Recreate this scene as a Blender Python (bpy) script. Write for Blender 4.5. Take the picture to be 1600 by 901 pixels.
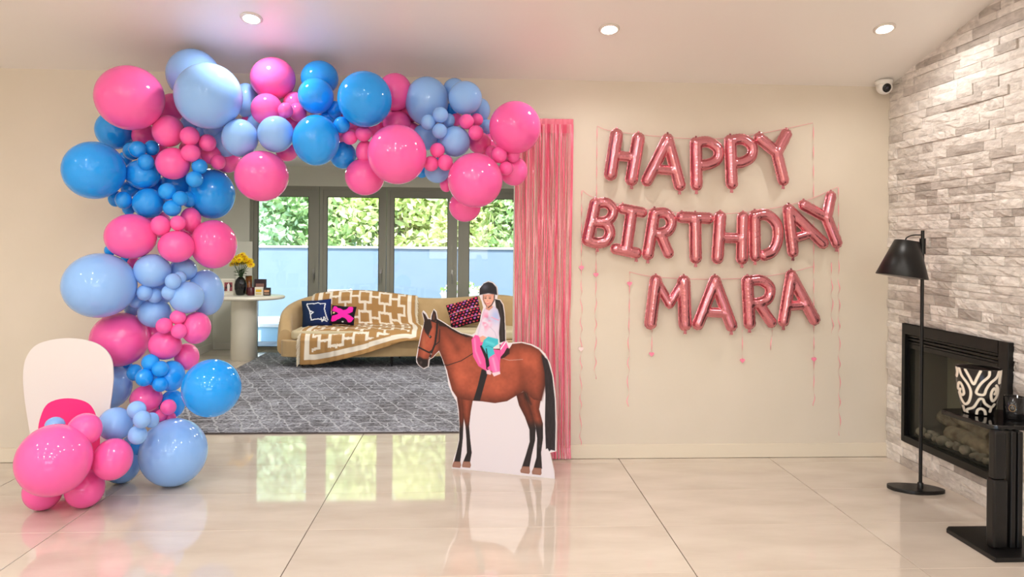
import bpy, bmesh, math, random
import numpy as np
from mathutils import Vector, Matrix

for _o in list(bpy.data.objects):
    bpy.data.objects.remove(_o)
random.seed(7)
rng = np.random.default_rng(7)
SC = bpy.context.scene
COL = SC.collection
PI = math.pi

# ------------------------------------------------------------------ camera
F_PX, HZ, EYE = 1110.0, 380.0, 1.5          # focal length in px, horizon row, eye height
YAW, ROLL = math.radians(3.0), 0.009
FWD = Vector((math.sin(YAW), math.cos(YAW), 0))
RGT0 = Vector((math.cos(YAW), -math.sin(YAW), 0))
UP0 = Vector((0, 0, 1))
RGT = RGT0 * math.cos(ROLL) + UP0 * math.sin(ROLL)
UPV = UP0 * math.cos(ROLL) - RGT0 * math.sin(ROLL)
CAMP = Vector((0, 0, EYE))
cd = bpy.data.cameras.new('camera')
cd.sensor_width = 36.0
cd.lens = F_PX / 1600 * 36
cd.shift_y = -(450.5 - HZ) / 1600
cd.clip_end = 200
cam = bpy.data.objects.new('camera', cd)
COL.objects.link(cam)
M4 = Matrix.Identity(4)
for i in range(3):
    M4[i][0], M4[i][1], M4[i][2], M4[i][3] = RGT[i], UPV[i], -FWD[i], CAMP[i]
cam.matrix_world = M4
SC.camera = cam

def ray(px, py):
    return FWD + RGT * ((px - 800) / F_PX) + UPV * ((HZ - py) / F_PX)
def at(px, py, Y):
    d = ray(px, py); return CAMP + d * (Y / d.y)
def gnd(px, py, z=0.0):
    d = ray(px, py); return CAMP + d * ((z - EYE) / d.z)
def proj(x, y, z):
    vx, vy, vz = x, y, z - EYE
    dz = vx * FWD.x + vy * FWD.y
    u = (vx * RGT.x + vy * RGT.y + vz * RGT.z) / dz
    v = (vx * UPV.x + vy * UPV.y + vz * UPV.z) / dz
    return 800 + F_PX * u, HZ - F_PX * v

# ------------------------------------------------------------------ world, sun, exposure
W = bpy.data.worlds.new('sky'); SC.world = W; W.use_nodes = True
wn = W.node_tree.nodes; wl = W.node_tree.links
sky = wn.new('ShaderNodeTexSky'); sky.sky_type = 'NISHITA'; sky.sun_disc = False
sky.sun_elevation = math.radians(58); sky.sun_rotation = math.radians(200)
bgn = wn['Background']; wl.new(sky.outputs[0], bgn.inputs[0]); bgn.inputs[1].default_value = 0.45
sd = bpy.data.lights.new('sun', 'SUN'); sd.energy = 5.0; sd.angle = 0.01; sd.color = (1, .95, .86)
sun = bpy.data.objects.new('sun', sd); COL.objects.link(sun)
sun.rotation_euler = Vector((0.32, 0.55, -1.0)).to_track_quat('-Z', 'Y').to_euler()
vs = SC.view_settings
vs.view_transform = 'Standard'; vs.look = 'None'; vs.gamma = 1.0; vs.use_curve_mapping = False
vs.exposure = 0.95
LAMP_W = 24.0

# ------------------------------------------------------------------ helpers
def s2l(c):
    return tuple((v / 255 / 12.92) if v / 255 <= .04045 else ((v / 255 + .055) / 1.055) ** 2.4 for v in c[:3])
def s2l_np(a):
    a = np.asarray(a, float) / 255
    return np.where(a <= .04045, a / 12.92, ((a + .055) / 1.055) ** 2.4)

def mat(name, rgb, rough=.5, metal=0, spec=.5, **kw):
    m = bpy.data.materials.new(name); m.use_nodes = True
    b = m.node_tree.nodes['Principled BSDF']
    c = s2l(rgb)
    b.inputs['Base Color'].default_value = (*c, 1)
    b.inputs['Roughness'].default_value = rough
    b.inputs['Metallic'].default_value = metal
    b.inputs['Specular IOR Level'].default_value = spec
    for k, v in kw.items():
        b.inputs[k.replace('_', ' ')].default_value = v
    return m
def nd(m, t, **kw):
    n = m.node_tree.nodes.new(t)
    for k, v in kw.items(): setattr(n, k, v)
    return n
def lk(m, a, b): m.node_tree.links.new(a, b)
def bsdf(m): return m.node_tree.nodes['Principled BSDF']
def noisy(m, rgb2, scale=5, detail=4, lo=.35, hi=.65, stretch=None, bump=0, bscale=None, coords='Object'):
    """mix base colour with a second one through noise, optional bump"""
    b = bsdf(m)
    tc = nd(m, 'ShaderNodeTexCoord'); src = tc.outputs[coords]
    if stretch:
        mp = nd(m, 'ShaderNodeMapping'); mp.inputs['Scale'].default_value = stretch
        lk(m, src, mp.inputs[0]); src = mp.outputs[0]
    n = nd(m, 'ShaderNodeTexNoise'); n.inputs['Scale'].default_value = scale; n.inputs['Detail'].default_value = detail
    lk(m, src, n.inputs['Vector'])
    r = nd(m, 'ShaderNodeValToRGB')
    r.color_ramp.elements[0].position = lo; r.color_ramp.elements[1].position = hi
    r.color_ramp.elements[0].color = b.inputs['Base Color'].default_value[:]
    r.color_ramp.elements[1].color = (*s2l(rgb2), 1)
    lk(m, n.outputs[0], r.inputs[0]); lk(m, r.outputs[0], b.inputs['Base Color'])
    if bump:
        n2 = nd(m, 'ShaderNodeTexNoise'); n2.inputs['Scale'].default_value = bscale or scale * 6; n2.inputs['Detail'].default_value = 4
        lk(m, src, n2.inputs['Vector'])
        bp = nd(m, 'ShaderNodeBump'); bp.inputs['Strength'].default_value = bump; bp.inputs['Distance'].default_value = .01
        lk(m, n2.outputs[0], bp.inputs['Height']); lk(m, bp.outputs[0], b.inputs['Normal'])
    return m
def attr_mat(name, rough=.6, spec=.3, bump=0, bscale=300):
    m = mat(name, (200, 200, 200), rough, 0, spec)
    a = nd(m, 'ShaderNodeVertexColor'); a.layer_name = 'Col'
    lk(m, a.outputs[0], bsdf(m).inputs['Base Color'])
    if bump:
        n2 = nd(m, 'ShaderNodeTexNoise'); n2.inputs['Scale'].default_value = bscale
        bp = nd(m, 'ShaderNodeBump'); bp.inputs['Strength'].default_value = bump; bp.inputs['Distance'].default_value = .005
        lk(m, n2.outputs[0], bp.inputs['Height']); lk(m, bp.outputs[0], bsdf(m).inputs['Normal'])
    return m

class MB:
    """collects geometry for one mesh"""
    def __init__(s): s.v = []; s.f = []; s.sm = []
    def add(s, vs, fs, smooth=False):
        o = len(s.v); s.v += [tuple(p) for p in vs]
        s.f += [tuple(i + o for i in f) for f in fs]; s.sm += [smooth] * len(fs)
        return s
    def box(s, x0, x1, y0, y1, z0, z1):
        return s.add([(x0,y0,z0),(x1,y0,z0),(x1,y1,z0),(x0,y1,z0),(x0,y0,z1),(x1,y0,z1),(x1,y1,z1),(x0,y1,z1)],
                     [(0,3,2,1),(4,5,6,7),(0,1,5,4),(1,2,6,5),(2,3,7,6),(3,0,4,7)])
    def lathe(s, prof, n=32, c=(0,0,0), smooth=True):
        vs = []; fs = []; k = len(prof)
        for i in range(n):
            a = 2 * PI * i / n
            for r, z in prof: vs.append((c[0] + r * math.cos(a), c[1] + r * math.sin(a), c[2] + z))
        for i in range(n):
            j = (i + 1) % n
            for q in range(k - 1): fs.append((i*k+q, j*k+q, j*k+q+1, i*k+q+1))
        s.add(vs, fs, smooth)
        if prof[0][0] > 1e-5: s.add([vs[i*k] for i in range(n)], [tuple(range(n))[::-1]])
        if prof[-1][0] > 1e-5: s.add([vs[i*k+k-1] for i in range(n)], [tuple(range(n))])
        return s
    def tube(s, pts, r, n=8, smooth=True, cap=True):
        pts = [Vector(p) for p in pts]; m = len(pts); vs = []; fs = []
        prev = None
        for i, p in enumerate(pts):
            t = (pts[min(i+1, m-1)] - pts[max(i-1, 0)]).normalized()
            if prev is None:
                a = t.orthogonal().normalized()
            else:
                a = (prev - t * prev.dot(t)).normalized()
            prev = a; b = t.cross(a)
            rr = r[i] if isinstance(r, (list, tuple)) else r
            for k in range(n):
                q = 2 * PI * k / n
                vs.append(p + a * (rr * math.cos(q)) + b * (rr * math.sin(q)))
        for i in range(m - 1):
            for k in range(n):
                l = (k + 1) % n
                fs.append((i*n+k, i*n+l, (i+1)*n+l, (i+1)*n+k))
        s.add(vs, fs, smooth)
        if cap: s.add(vs[:n], [tuple(range(n))[::-1]]); s.add(vs[-n:], [tuple(range(n))])
        return s
    def prism(s, poly, z0, z1, inset=0):
        n = len(poly)
        vs = [(x, y, z0) for x, y in poly] + [(x, y, z1) for x, y in poly]
        fs = [tuple(range(n))[::-1], tuple(range(n, 2*n))] + [(i, (i+1) % n, n+(i+1) % n, n+i) for i in range(n)]
        return s.add(vs, fs)
    def ribbon(s, pts, w, side=(1,0,0)):
        sd_ = Vector(side); vs = []; fs = []
        for p in pts: p = Vector(p); vs += [p - sd_*w/2, p + sd_*w/2]
        for i in range(len(pts)-1): fs.append((2*i, 2*i+1, 2*i+3, 2*i+2))
        return s.add(vs, fs)
    def mesh(s, name, m=None):
        me = bpy.data.meshes.new(name); me.from_pydata(s.v, [], s.f)
        me.polygons.foreach_set('use_smooth', s.sm); me.update()
        if m: me.materials.append(m)
        return me
    def build(s, name, m, parent=None, loc=None, bevel=0, seg=2):
        me = s.mesh(name, m)
        if bevel:
            bm = bmesh.new(); bm.from_mesh(me)
            bmesh.ops.remove_doubles(bm, verts=bm.verts, dist=1e-5)
            es = [e for e in bm.edges if len(e.link_faces) == 2 and e.calc_face_angle(0) > .5]
            bmesh.ops.bevel(bm, geom=es, offset=bevel, segments=seg, affect='EDGES', profile=.5)
            bm.to_mesh(me); bm.free()
        return link(name, me, parent, loc)
def link(name, me, parent=None, loc=None):
    o = bpy.data.objects.new(name, me); COL.objects.link(o)
    if parent: o.parent = parent
    if loc is not None: o.location = loc
    return o
def tag(o, label, cat, group=None, kind=None):
    o['label'] = label; o['category'] = cat
    if group: o['group'] = group
    if kind: o['kind'] = kind
    return o
def thing(name, label, cat, loc=(0,0,0), rz=0, group=None):
    o = bpy.data.objects.new(name, None); COL.objects.link(o); o.empty_display_size = .05
    o.location = loc; o.rotation_euler = (0,0,rz)
    return tag(o, label, cat, group)
def struct(o, label=None, cat=None):
    o['kind'] = 'structure'
    if label: o['label'] = label
    if cat: o['category'] = cat
    return o
def set_col(me, cols):
    a = me.color_attributes.new('Col', 'FLOAT_COLOR', 'POINT')
    c = np.ones((len(cols), 4), np.float32); c[:, :3] = cols
    a.data.foreach_set('color', c.ravel())
def grid_mesh(P, smooth=True, m=None, name='grid'):
    """P: (n,m,3) array"""
    a, b = P.shape[:2]
    idx = np.arange(a*b).reshape(a, b)
    f = np.stack([idx[:-1,:-1], idx[1:,:-1], idx[1:,1:], idx[:-1,1:]], -1).reshape(-1, 4)
    me = bpy.data.meshes.new(name); me.from_pydata(P.reshape(-1,3).tolist(), [], f.tolist())
    if smooth: me.polygons.foreach_set('use_smooth', [True]*len(f))
    if m: me.materials.append(m)
    return me
def inside(poly, X, Y):
    r = np.zeros(X.shape, bool); n = len(poly)
    for i in range(n):
        x0, y0 = poly[i]; x1, y1 = poly[(i+1) % n]
        if y0 == y1: continue
        c = ((y0 > Y) != (y1 > Y)) & (X < (x1-x0)*(Y-y0)/(y1-y0)+x0)
        r ^= c
    return r
def segd(X, Y, pts, closed=False):
    d = np.full(X.shape, 1e9); n = len(pts)
    for i in range(n if closed else n-1):
        x0, y0 = pts[i]; x1, y1 = pts[(i+1) % n]
        dx, dy = x1-x0, y1-y0; L = dx*dx+dy*dy+1e-12
        t = np.clip(((X-x0)*dx+(Y-y0)*dy)/L, 0, 1)
        d = np.minimum(d, np.hypot(X-x0-t*dx, Y-y0-t*dy))
    return d
def spline(pts, n=8):
    """catmull-rom through points of any dimension"""
    P = [np.array(p, float) for p in pts]; out = []
    for i in range(len(P)-1):
        p0 = P[max(i-1,0)]; p1 = P[i]; p2 = P[i+1]; p3 = P[min(i+2,len(P)-1)]
        for k in range(n):
            t = k/n
            out.append(.5*((2*p1)+(-p0+p2)*t+(2*p0-5*p1+4*p2-p3)*t*t+(-p0+3*p1-3*p2+p3)*t**3))
    out.append(P[-1]); return out

# ------------------------------------------------------------------ dimensions
WY = 4.94            # front face of the wall with the opening
WT = .13             # its thickness
WH = 2.643           # its height at the ceiling
CS = .262            # ceiling slope (rises towards the viewer)
SX = 2.955           # mean face of the stone wall
RIDGE = .5
OPL, OPR, OPZ = -2.14, .275, 2.28
FY = 10.0            # back wall of the far room
FZ = 2.54            # its ceiling
FXL, FXR = -3.6, 2.6
LX, RY = -5.3, -4.0
def ceil_z(Y): return WH + CS*(WY-Y) if Y > RIDGE else WH + CS*(WY-RIDGE) - CS*(RIDGE-Y)

# ------------------------------------------------------------------ materials of the setting
M_wall = noisy(mat('beige_paint', (222,211,195), .55, 0, .3), (219,208,191), 2, bump=.03, bscale=200)
M_farwall = noisy(mat('pale_grey_paint', (212,212,202), .5, 0, .3), (208,208,198), 2)
M_trim = mat('satin_trim', (228,216,196), .35)
M_ceil = mat('ceiling_paint', (243,238,232), .3, 0, .6)
M_farceil = mat('far_ceiling_paint', (230,230,226), .6)
M_tile = noisy(mat('polished_porcelain', (206,192,177), .05, 0, .9, Coat_Weight=.4, Coat_Roughness=.03), (222,210,196), 1.6, 6, .35, .7, (1,3.2,1))
M_grout = mat('grout', (92,78,66), .8)
M_frame = mat('grey_door_frame', (138,137,126), .4)
M_dark = mat('dark_seal', (40,40,40), .5)
M_black = mat('satin_black', (15,14,14), .32, 0, .4)
M_gblack = mat('gloss_black', (10,10,11), .08, 0, .5)
M_white = mat('white_plastic', (235,232,226), .3)

# ------------------------------------------------------------------ floor of tiles
fl = MB().box(LX-.2, 3.4, RY-.2, FY+.12, -.12, -.004).build('floor', M_grout); struct(fl, 'polished beige tiled floor of both rooms', 'floor')
xs = [LX, -3.95, -2.86, -2.13, -.855, 1.02, 2.09, 3.3]
ys = [4.83 + .54*k for k in range(-17, 11)]; ys = [y for y in ys if RY < y < FY-.1]; ys = [RY] + ys + [FY+.05]
tmesh = {}
for i in range(len(xs)-1):
    for j in range(len(ys)-1):
        w, d = xs[i+1]-xs[i], ys[j+1]-ys[j]
        if xs[i] > FXR-.3 and ys[j] > WY+.3: continue
        k = (round(w, 3), round(d, 3))
        if k not in tmesh:
            g, h = .0022, .0008
            mb = MB(); x1, y1 = w/2-g, d/2-h; b = .0012
            mb.add([(-x1,-y1,-.02),(x1,-y1,-.02),(x1,y1,-.02),(-x1,y1,-.02),(-x1,-y1,-b),(x1,-y1,-b),(x1,y1,-b),(-x1,y1,-b),
                    (-x1+b,-y1+b,0),(x1-b,-y1+b,0),(x1-b,y1-b,0),(-x1+b,y1-b,0)],
                   [(0,3,2,1),(0,1,5,4),(1,2,6,5),(2,3,7,6),(3,0,4,7),(4,5,9,8),(5,6,10,9),(6,7,11,10),(7,4,8,11),(8,9,10,11)])
            tmesh[k] = mb.mesh('tile', M_tile)
        link('tile', tmesh[k], fl, ((xs[i]+xs[i+1])/2, (ys[j]+ys[j+1])/2, 0))

# ------------------------------------------------------------------ walls, ceilings
wb = MB()
wb.box(LX-.15, OPL, WY, WY+WT, 0, WH+.03).box(OPR, SX+.2, WY, WY+WT, 0, WH+.03).box(OPL, OPR, WY, WY+WT, OPZ, WH+.03)
struct(wb.build('wall_back', M_wall), 'beige wall with a wide opening to the next room', 'wall')
for nm, x0, x1 in (('baseboard_left', LX, OPL), ('baseboard_right', OPR, SX+.03)):
    o = MB().box(x0, x1, WY-.014, WY, 0.002, .098).build(nm, M_trim, bevel=.003)
    struct(o, 'low beige baseboard %s of the opening' % ('left' if x0 == LX else 'right'), 'baseboard')
struct(MB().box(LX-.15, LX, RY, WY, 0, 4).build('wall_left', M_wall), 'beige side wall', 'wall')
wr = MB()  # wall behind the viewer with a window opening
wr.box(LX, -1.6, RY-.15, RY, 0, 3.2).box(1.6, 3.3, RY-.15, RY, 0, 3.2).box(-1.6, 1.6, RY-.15, RY, 0, .9).box(-1.6, 1.6, RY-.15, RY, 2.2, 3.2)
struct(wr.build('wall_front', M_wall), 'beige wall behind the viewer', 'wall')
wf = MB().box(-1.6,1.6,RY-.1,RY-.05,.9,.96).box(-1.6,1.6,RY-.1,RY-.05,2.14,2.2)
for x in (-1.6,-.56,.5,1.54): wf.box(x,x+.06,RY-.1,RY-.05,.96,2.14)
struct(wf.build('window_1', M_frame), 'window frame behind the viewer', 'window')
cm = MB(); T = .12
for ya, yb in ((WY+.02, RIDGE), (RIDGE, RY-.15)):
    za, zb = ceil_z(ya), ceil_z(yb)
    x0, x1 = LX-.15, 3.3
    cm.add([(x0,ya,za),(x1,ya,za),(x1,yb,zb),(x0,yb,zb),(x0,ya,za+T),(x1,ya,za+T),(x1,yb,zb+T),(x0,yb,zb+T)],
           [(0,1,2,3),(7,6,5,4),(0,4,5,1),(1,5,6,2),(2,6,7,3),(3,7,4,0)])
struct(cm.build('ceiling', M_ceil), 'sloping off white ceiling', 'ceiling')
# far room
struct(MB().box(FXL-.12, FXL, WY+WT, FY+.12, 0, FZ).build('wall_far_left', M_farwall), 'pale grey side wall of the far room', 'wall')
struct(MB().box(FXR, FXR+.12, WY+WT, FY+.12, 0, FZ).build('wall_far_right', M_farwall), 'pale grey right wall of the far room', 'wall')
struct(MB().box(FXL-.12, FXR+.12, WY+.06, FY+.3, FZ, FZ+.1).build('ceiling_far', M_farceil), 'flat white ceiling of the far room', 'ceiling')
DX = [-3.11, -2.16, -1.235, -.241, .705, 1.65]; DZ = 2.27
wb2 = MB().box(FXL, DX[0], FY, FY+.12, 0, FZ).box(DX[-1], FXR, FY, FY+.12, 0, FZ).box(DX[0], DX[-1], FY, FY+.12, DZ, FZ)
struct(wb2.build('wall_far_back', M_farwall), 'pale grey wall around the glass doors', 'wall')
struct(MB().box(FXL, DX[0]-.02, FY-.014, FY, .002, .1).box(FXL, FXL+.014, WY+WT, FY, .002, .1).build('baseboard_far', mat('grey_trim', (212,211,203), .4)), 'low baseboard in the far room corner', 'baseboard')
# glass doors
M_glass = bpy.data.materials.new('clear_glass'); M_glass.use_nodes = True
_n = M_glass.node_tree.nodes; _b = _n['Principled BSDF']; _n.remove(_b)
tr = _n.new('ShaderNodeBsdfTransparent'); tr.inputs[0].default_value = (.96,.985,.98,1)
gl = _n.new('ShaderNodeBsdfGlossy'); gl.inputs['Roughness'].default_value = .02
fr = _n.new('ShaderNodeFresnel'); fr.inputs[0].default_value = 1.45
mx = _n.new('ShaderNodeMixShader')
M_glass.node_tree.links.new(fr.outputs[0], mx.inputs[0]); M_glass.node_tree.links.new(tr.outputs[0], mx.inputs[1])
M_glass.node_tree.links.new(gl.outputs[0], mx.inputs[2]); M_glass.node_tree.links.new(mx.outputs[0], _n['Material Output'].inputs[0])
doors = [('first', .10, .145), ('second', .10, .10), ('third', .10, .135), ('fourth', .155, .12), ('fifth', .12, .12)]
for k, (nm, fa, fb) in enumerate(doors):
    a, b = DX[k]+.004, DX[k+1]-.004
    d = bpy.data.objects.new('door_%d' % (k+1), None); COL.objects.link(d); d.location = ((a+b)/2, FY+.05, 0)
    struct(d, '%s grey framed glass door from the left in the far room' % nm, 'door'); w = (b-a)/2
    fm = MB().box(-w, -w+fa, -.03, .03, 0, DZ).box(w-fb, w, -.03, .03, 0, DZ).box(-w+fa, w-fb, -.03, .03, 2.125, DZ).box(-w+fa, w-fb, -.03, .03, 0, .035)
    fm.build('door_frame', M_frame, d)
    fm = MB()                     # raised outer stile, gives the double line of the frame
    fm.box(-w, -w+.045, -.045, -.03, 0, DZ).box(w-.045, w, -.045, -.03, 0, DZ).box(-w+.045, w-.045, -.045, -.03, DZ-.05, DZ)
    fm.build('outer_stile', M_frame, d)
    g = .008
    MB().box(-w+fa, -w+fa+g, -.034, -.026, .035, 2.125).box(w-fb-g, w-fb, -.034, -.026, .035, 2.125).box(-w+fa, w-fb, -.034, -.026, 2.125-g, 2.125).box(-w+fa, w-fb, -.034, -.026, .035, .035+g).build('glazing_bead', M_dark, d)
    MB().box(-w+fa, w-fb, .0, .006, .035, 2.125).build('pane', M_glass, d)
    h = MB().tube([(w-.07,-.032,1.06),(w-.07,-.075,1.06)], .009, 8).tube([(w-.07,-.075,1.06),(w-.07,-.075,.93)], .008, 8).box(w-.085, w-.055, -.05, -.045, .98, 1.12)
    h.build('handle', mat('brushed_metal', (150,150,148), .3, .9) if k == 0 else bpy.data.materials['brushed_metal'], d)
# ------------------------------------------------------------------ stone wall and fireplace
FPY0, FPY1, FPZ0, FPZ1 = 3.745, 4.715, .178, .98          # fireplace opening on the stone wall
M_back = mat('wall_mortar', (120,112,106), .9)
bw = MB()
for y0, y1, z0, z1 in ((RY, FPY0+.02, 0, 4), (FPY1-.02, WY, 0, 4), (FPY0+.02, FPY1-.02, 0, FPZ0+.02), (FPY0+.02, FPY1-.02, FPZ1-.02, 4)):
    bw.box(SX+.022, SX+.3, y0, y1, z0, z1)
wall_r = struct(bw.build('wall_right', M_back), 'feature wall clad in pale grey split stone', 'wall')

def stone_mat(name, island):
    m = mat(name, (205,194,184), .75, 0, .25)
    tc = nd(m, 'ShaderNodeTexCoord'); geo = nd(m, 'ShaderNodeNewGeometry'); oi = nd(m, 'ShaderNodeObjectInfo')
    rnd = geo.outputs['Random Per Island'] if island else oi.outputs['Random']
    r = nd(m, 'ShaderNodeValToRGB'); e = r.color_ramp.elements
    e[0].position = 0; e[0].color = (*s2l((182,174,167)), 1); e[1].position = 1; e[1].color = (*s2l((243,238,232)), 1)
    for p, c in ((.13,(198,190,183)), (.3,(216,209,202)), (.55,(228,222,215)), (.8,(236,230,224))):
        q = e.new(p); q.color = (*s2l(c), 1)
    lk(m, rnd, r.inputs[0])
    n = nd(m, 'ShaderNodeTexNoise'); n.inputs['Scale'].default_value = 14; n.inputs['Detail'].default_value = 7; n.inputs['Distortion'].default_value = .8
    gp = nd(m, 'ShaderNodeMapping'); gp.inputs['Scale'].default_value = (1, 1, 2.2)
    lk(m, geo.outputs['Position'], gp.inputs[0]); lk(m, gp.outputs[0], n.inputs['Vector'])
    r2 = nd(m, 'ShaderNodeValToRGB'); r2.color_ramp.elements[0].position = .35; r2.color_ramp.elements[1].position = .62
    r2.color_ramp.elements[0].color = (.80,.785,.775,1); r2.color_ramp.elements[1].color = (1.06,1.05,1.04,1)
    lk(m, n.outputs[0], r2.inputs[0])
    mm = nd(m, 'ShaderNodeMix', data_type='RGBA', blend_type='MULTIPLY'); mm.inputs[0].default_value = 1
    lk(m, r.outputs[0], mm.inputs[6]); lk(m, r2.outputs[0], mm.inputs[7]); lk(m, mm.outputs[2], bsdf(m).inputs['Base Color'])
    n2 = nd(m, 'ShaderNodeTexNoise'); n2.inputs['Scale'].default_value = 42; n2.inputs['Detail'].default_value = 5
    lk(m, gp.outputs[0], n2.inputs['Vector'])
    bp = nd(m, 'ShaderNodeBump'); bp.inputs['Strength'].default_value = .45; bp.inputs['Distance'].default_value = .012
    lk(m, n2.outputs[0], bp.inputs['Height']); lk(m, bp.outputs[0], bsdf(m).inputs['Normal'])
    return m
M_stone, M_stoneI = stone_mat('split_stone', False), stone_mat('split_stone_field', True)

def stone_geo(seed):
    """unit stone: y,z in [-.5,.5], rough face towards -x"""
    r = random.Random(seed); ny, nz = 5, 3; vs = []; fs = []
    for j in range(nz+1):
        for i in range(ny+1):
            edge = i in (0, ny) or j in (0, nz)
            y = -.5 + i/ny + (0 if i in (0, ny) else r.uniform(-.05,.05)); z = -.5 + j/nz + (0 if j in (0, nz) else r.uniform(-.1,.1))
            x = r.uniform(-.003,.001) if edge else r.uniform(-.009,-.001)
            vs.append((x, y, z))
    n = len(vs); w = ny+1
    for j in range(nz):
        for i in range(ny): fs.append((j*w+i, (j+1)*w+i, (j+1)*w+i+1, j*w+i+1))
    ring = [i for i in range(w)] + [j*w+ny for j in range(1, nz+1)] + [nz*w+i for i in range(ny-1,-1,-1)] + [j*w for j in range(nz-1,0,-1)]
    vs += [(.04, vs[i][1], vs[i][2]) for i in ring]
    for k in range(len(ring)):
        l = (k+1) % len(ring); fs.append((ring[k], ring[l], n+l, n+k))
    return vs, fs
SG = [stone_geo(100+k) for k in range(26)]
SM = [MB().add(v, f).mesh('stone', M_stone) for v, f in SG]
cands = []
z = 0.0; rs = random.Random(5)
while z < 3.9:
    h = rs.choice((.044,.05,.055,.055,.06,.066))
    y = WY-.002 + 0.0
    while y > RY:
        L = rs.choice((.10,.14,.17,.2,.24,.28,.33))
        y1 = max(y-L, RY)
        for (a, b) in ([(y1, y)] if not (z+h > FPZ0+.012 and z < FPZ1-.012) else
                       [q for q in ((y1, min(y, FPY0+.012)), (max(y1, FPY1-.012), y)) if q[1]-q[0] > .012]):
            top = min(ceil_z(a), ceil_z(b)) - .004
            hh = min(z+h, max(ceil_z(a), ceil_z(b))+.02) - z
            if hh < .008: continue
            lo_h = hh
            if z+.0 < FPZ0+.012 and z+h > FPZ0+.012 and b <= FPY1 and a >= FPY0 and False: pass
            px, py = proj(SX, (a+b)/2, z+hh/2) if (a+b)/2 > .5 else (9999, 0)
            vis = px < 1600+6 and -4 < py
            cands.append((vis, (b-a)*hh*( 1/max(.4,(a+b)/2)**2), a, b, z, hh))
        y = y1
    z += h
vis = sorted([c for c in cands if c[0]], key=lambda c: -c[1])
rest = MB()
def put(c, indiv):
    _, _, a, b, z0, hh = c
    k = rs.randrange(len(SM)); dx = rs.choice((-.006,-.004,-.002,0,.002,.004,.006))
    if indiv:
        o = link('stone', SM[k], wall_r); o.location = (SX+dx, (a+b)/2, z0+hh/2); o.scale = (1, b-a-.0015, hh-.0015)
    else:
        v, f = SG[k]
        rest.add([(SX+dx+p[0], (a+b)/2+p[1]*(b-a-.0015), z0+hh/2+p[2]*(hh-.0015)) for p in v], f)
for c in vis[:300]: put(c, True)
for c in vis[300:]: put(c, False)
for c in cands:
    if not c[0] and c[3] > -1.0: put(c, False)
ro = rest.build('stone_field', M_stoneI, wall_r); ro['kind'] = 'stuff'
print('stones visible', len(vis), 'all', len(cands))

fp = thing('fireplace', 'black framed inset gas fireplace in the stone wall', 'fireplace', (SX, (FPY0+FPY1)/2, FPZ0))
hw, H = (FPY1-FPY0)/2, FPZ1-FPZ0
M_fpm = mat('black_fireplace_metal', (16,15,14), .38, .2)
fm = MB(); t = .062
fm.box(-.032, .03, -hw, -hw+t*1.2, 0, H).box(-.032, .03, hw-t*.55, hw, 0, H).box(-.032, .03, -hw+t*1.2, hw-t*.55, H-.07, H).box(-.032, .03, -hw+t*1.2, hw-t*.55, 0, .045)
fm.build('surround', M_fpm, fp, bevel=.003)
v = MB()
for k in range(3): v.box(-.012+.004*k, .03, -hw+t*1.2, hw-t*.55, H-.088-.022*k, H-.076-.022*k)
v.build('vent_louvre', M_fpm, fp)
MB().box(-.006, .03, -hw+t*1.2, hw-t*.55, H-.165, H-.135).box(-.006,.03,-hw+t*1.2,-hw+t*1.2+.02,.045,H-.165).box(-.006,.03,hw-t*.55-.02,hw-t*.55,.045,H-.165).build('glass_frame', M_fpm, fp)
fg = mat('fireplace_glass', (60,62,56), .04); b_ = bsdf(fg)
n_ = fg.node_tree.nodes; tr_ = n_.new('ShaderNodeBsdfTransparent'); tr_.inputs[0].default_value = (.9,.9,.86,1); mx_ = n_.new('ShaderNodeMixShader'); mx_.inputs[0].default_value = .2
lk(fg, tr_.outputs[0], mx_.inputs[1]); lk(fg, b_.outputs[0], mx_.inputs[2]); lk(fg, mx_.outputs[0], n_['Material Output'].inputs[0])
MB().box(.0, .004, -hw+t*1.2+.02, hw-t*.55-.02, .045, H-.165).build('glass_pane', fg, fp)
M_fbox = mat('firebox_lining', (176,174,158), .6)
MB().box(.28, .295, -hw, hw, 0, H).box(.03,.28,-hw,-hw+.015,0,H).box(.03,.28,hw-.015,hw,0,H).box(.03,.28,-hw,hw,H-.015,H).box(.03,.28,-hw,hw,0,.03).build('firebox', M_fbox, fp)
M_log = noisy(mat('ceramic_log', (196,182,160), .85), (126,112,98), 12, bump=.6)
for k, (yy, zz, L, r, tilt, xx) in enumerate(((.20,.16,.40,.045,.1,.2), (-.16,.15,.42,.05,-.08,.2), (.05,.2,.34,.04,.16,.16), (-.05,.12,.5,.05,.02,.12))):
    pts = [(xx+.01*math.sin(q*3), yy+L*(q-.5), zz+tilt*L*(q-.5)+.008*math.sin(q*7+k)) for q in [i/8 for i in range(9)]]
    MB().tube(pts, [r*(.85+.2*abs(math.sin(i*1.7+k))) for i in range(9)], 9).build('log', M_log, fp)
M_peb = noisy(mat('pebble_grey', (200,192,178), .8), (136,128,118), 9)
rp = random.Random(3)
for k in range(24):
    yy = -hw+.1+(k % 12)*(2*hw-.2)/11+rp.uniform(-.015,.015); xx = .055+.05*(k//12); r = rp.uniform(.022,.036)
    mb = MB().lathe([(0,-.8*r),(.7*r,-.6*r),(r,0),(.75*r,.55*r),(0,.75*r)], 9)
    o = mb.build('pebble', M_peb, fp, (xx, yy, .03+.024+r*.8)); o.rotation_euler = (rp.uniform(-.4,.4), rp.uniform(-.4,.4), rp.uniform(0,6)); o.scale = (1, rp.uniform(1,1.5), 1)
MB().box(.03,.14,-hw+.06,hw-.06,.03,.052).build('burner_tray', M_fpm, fp)

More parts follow.
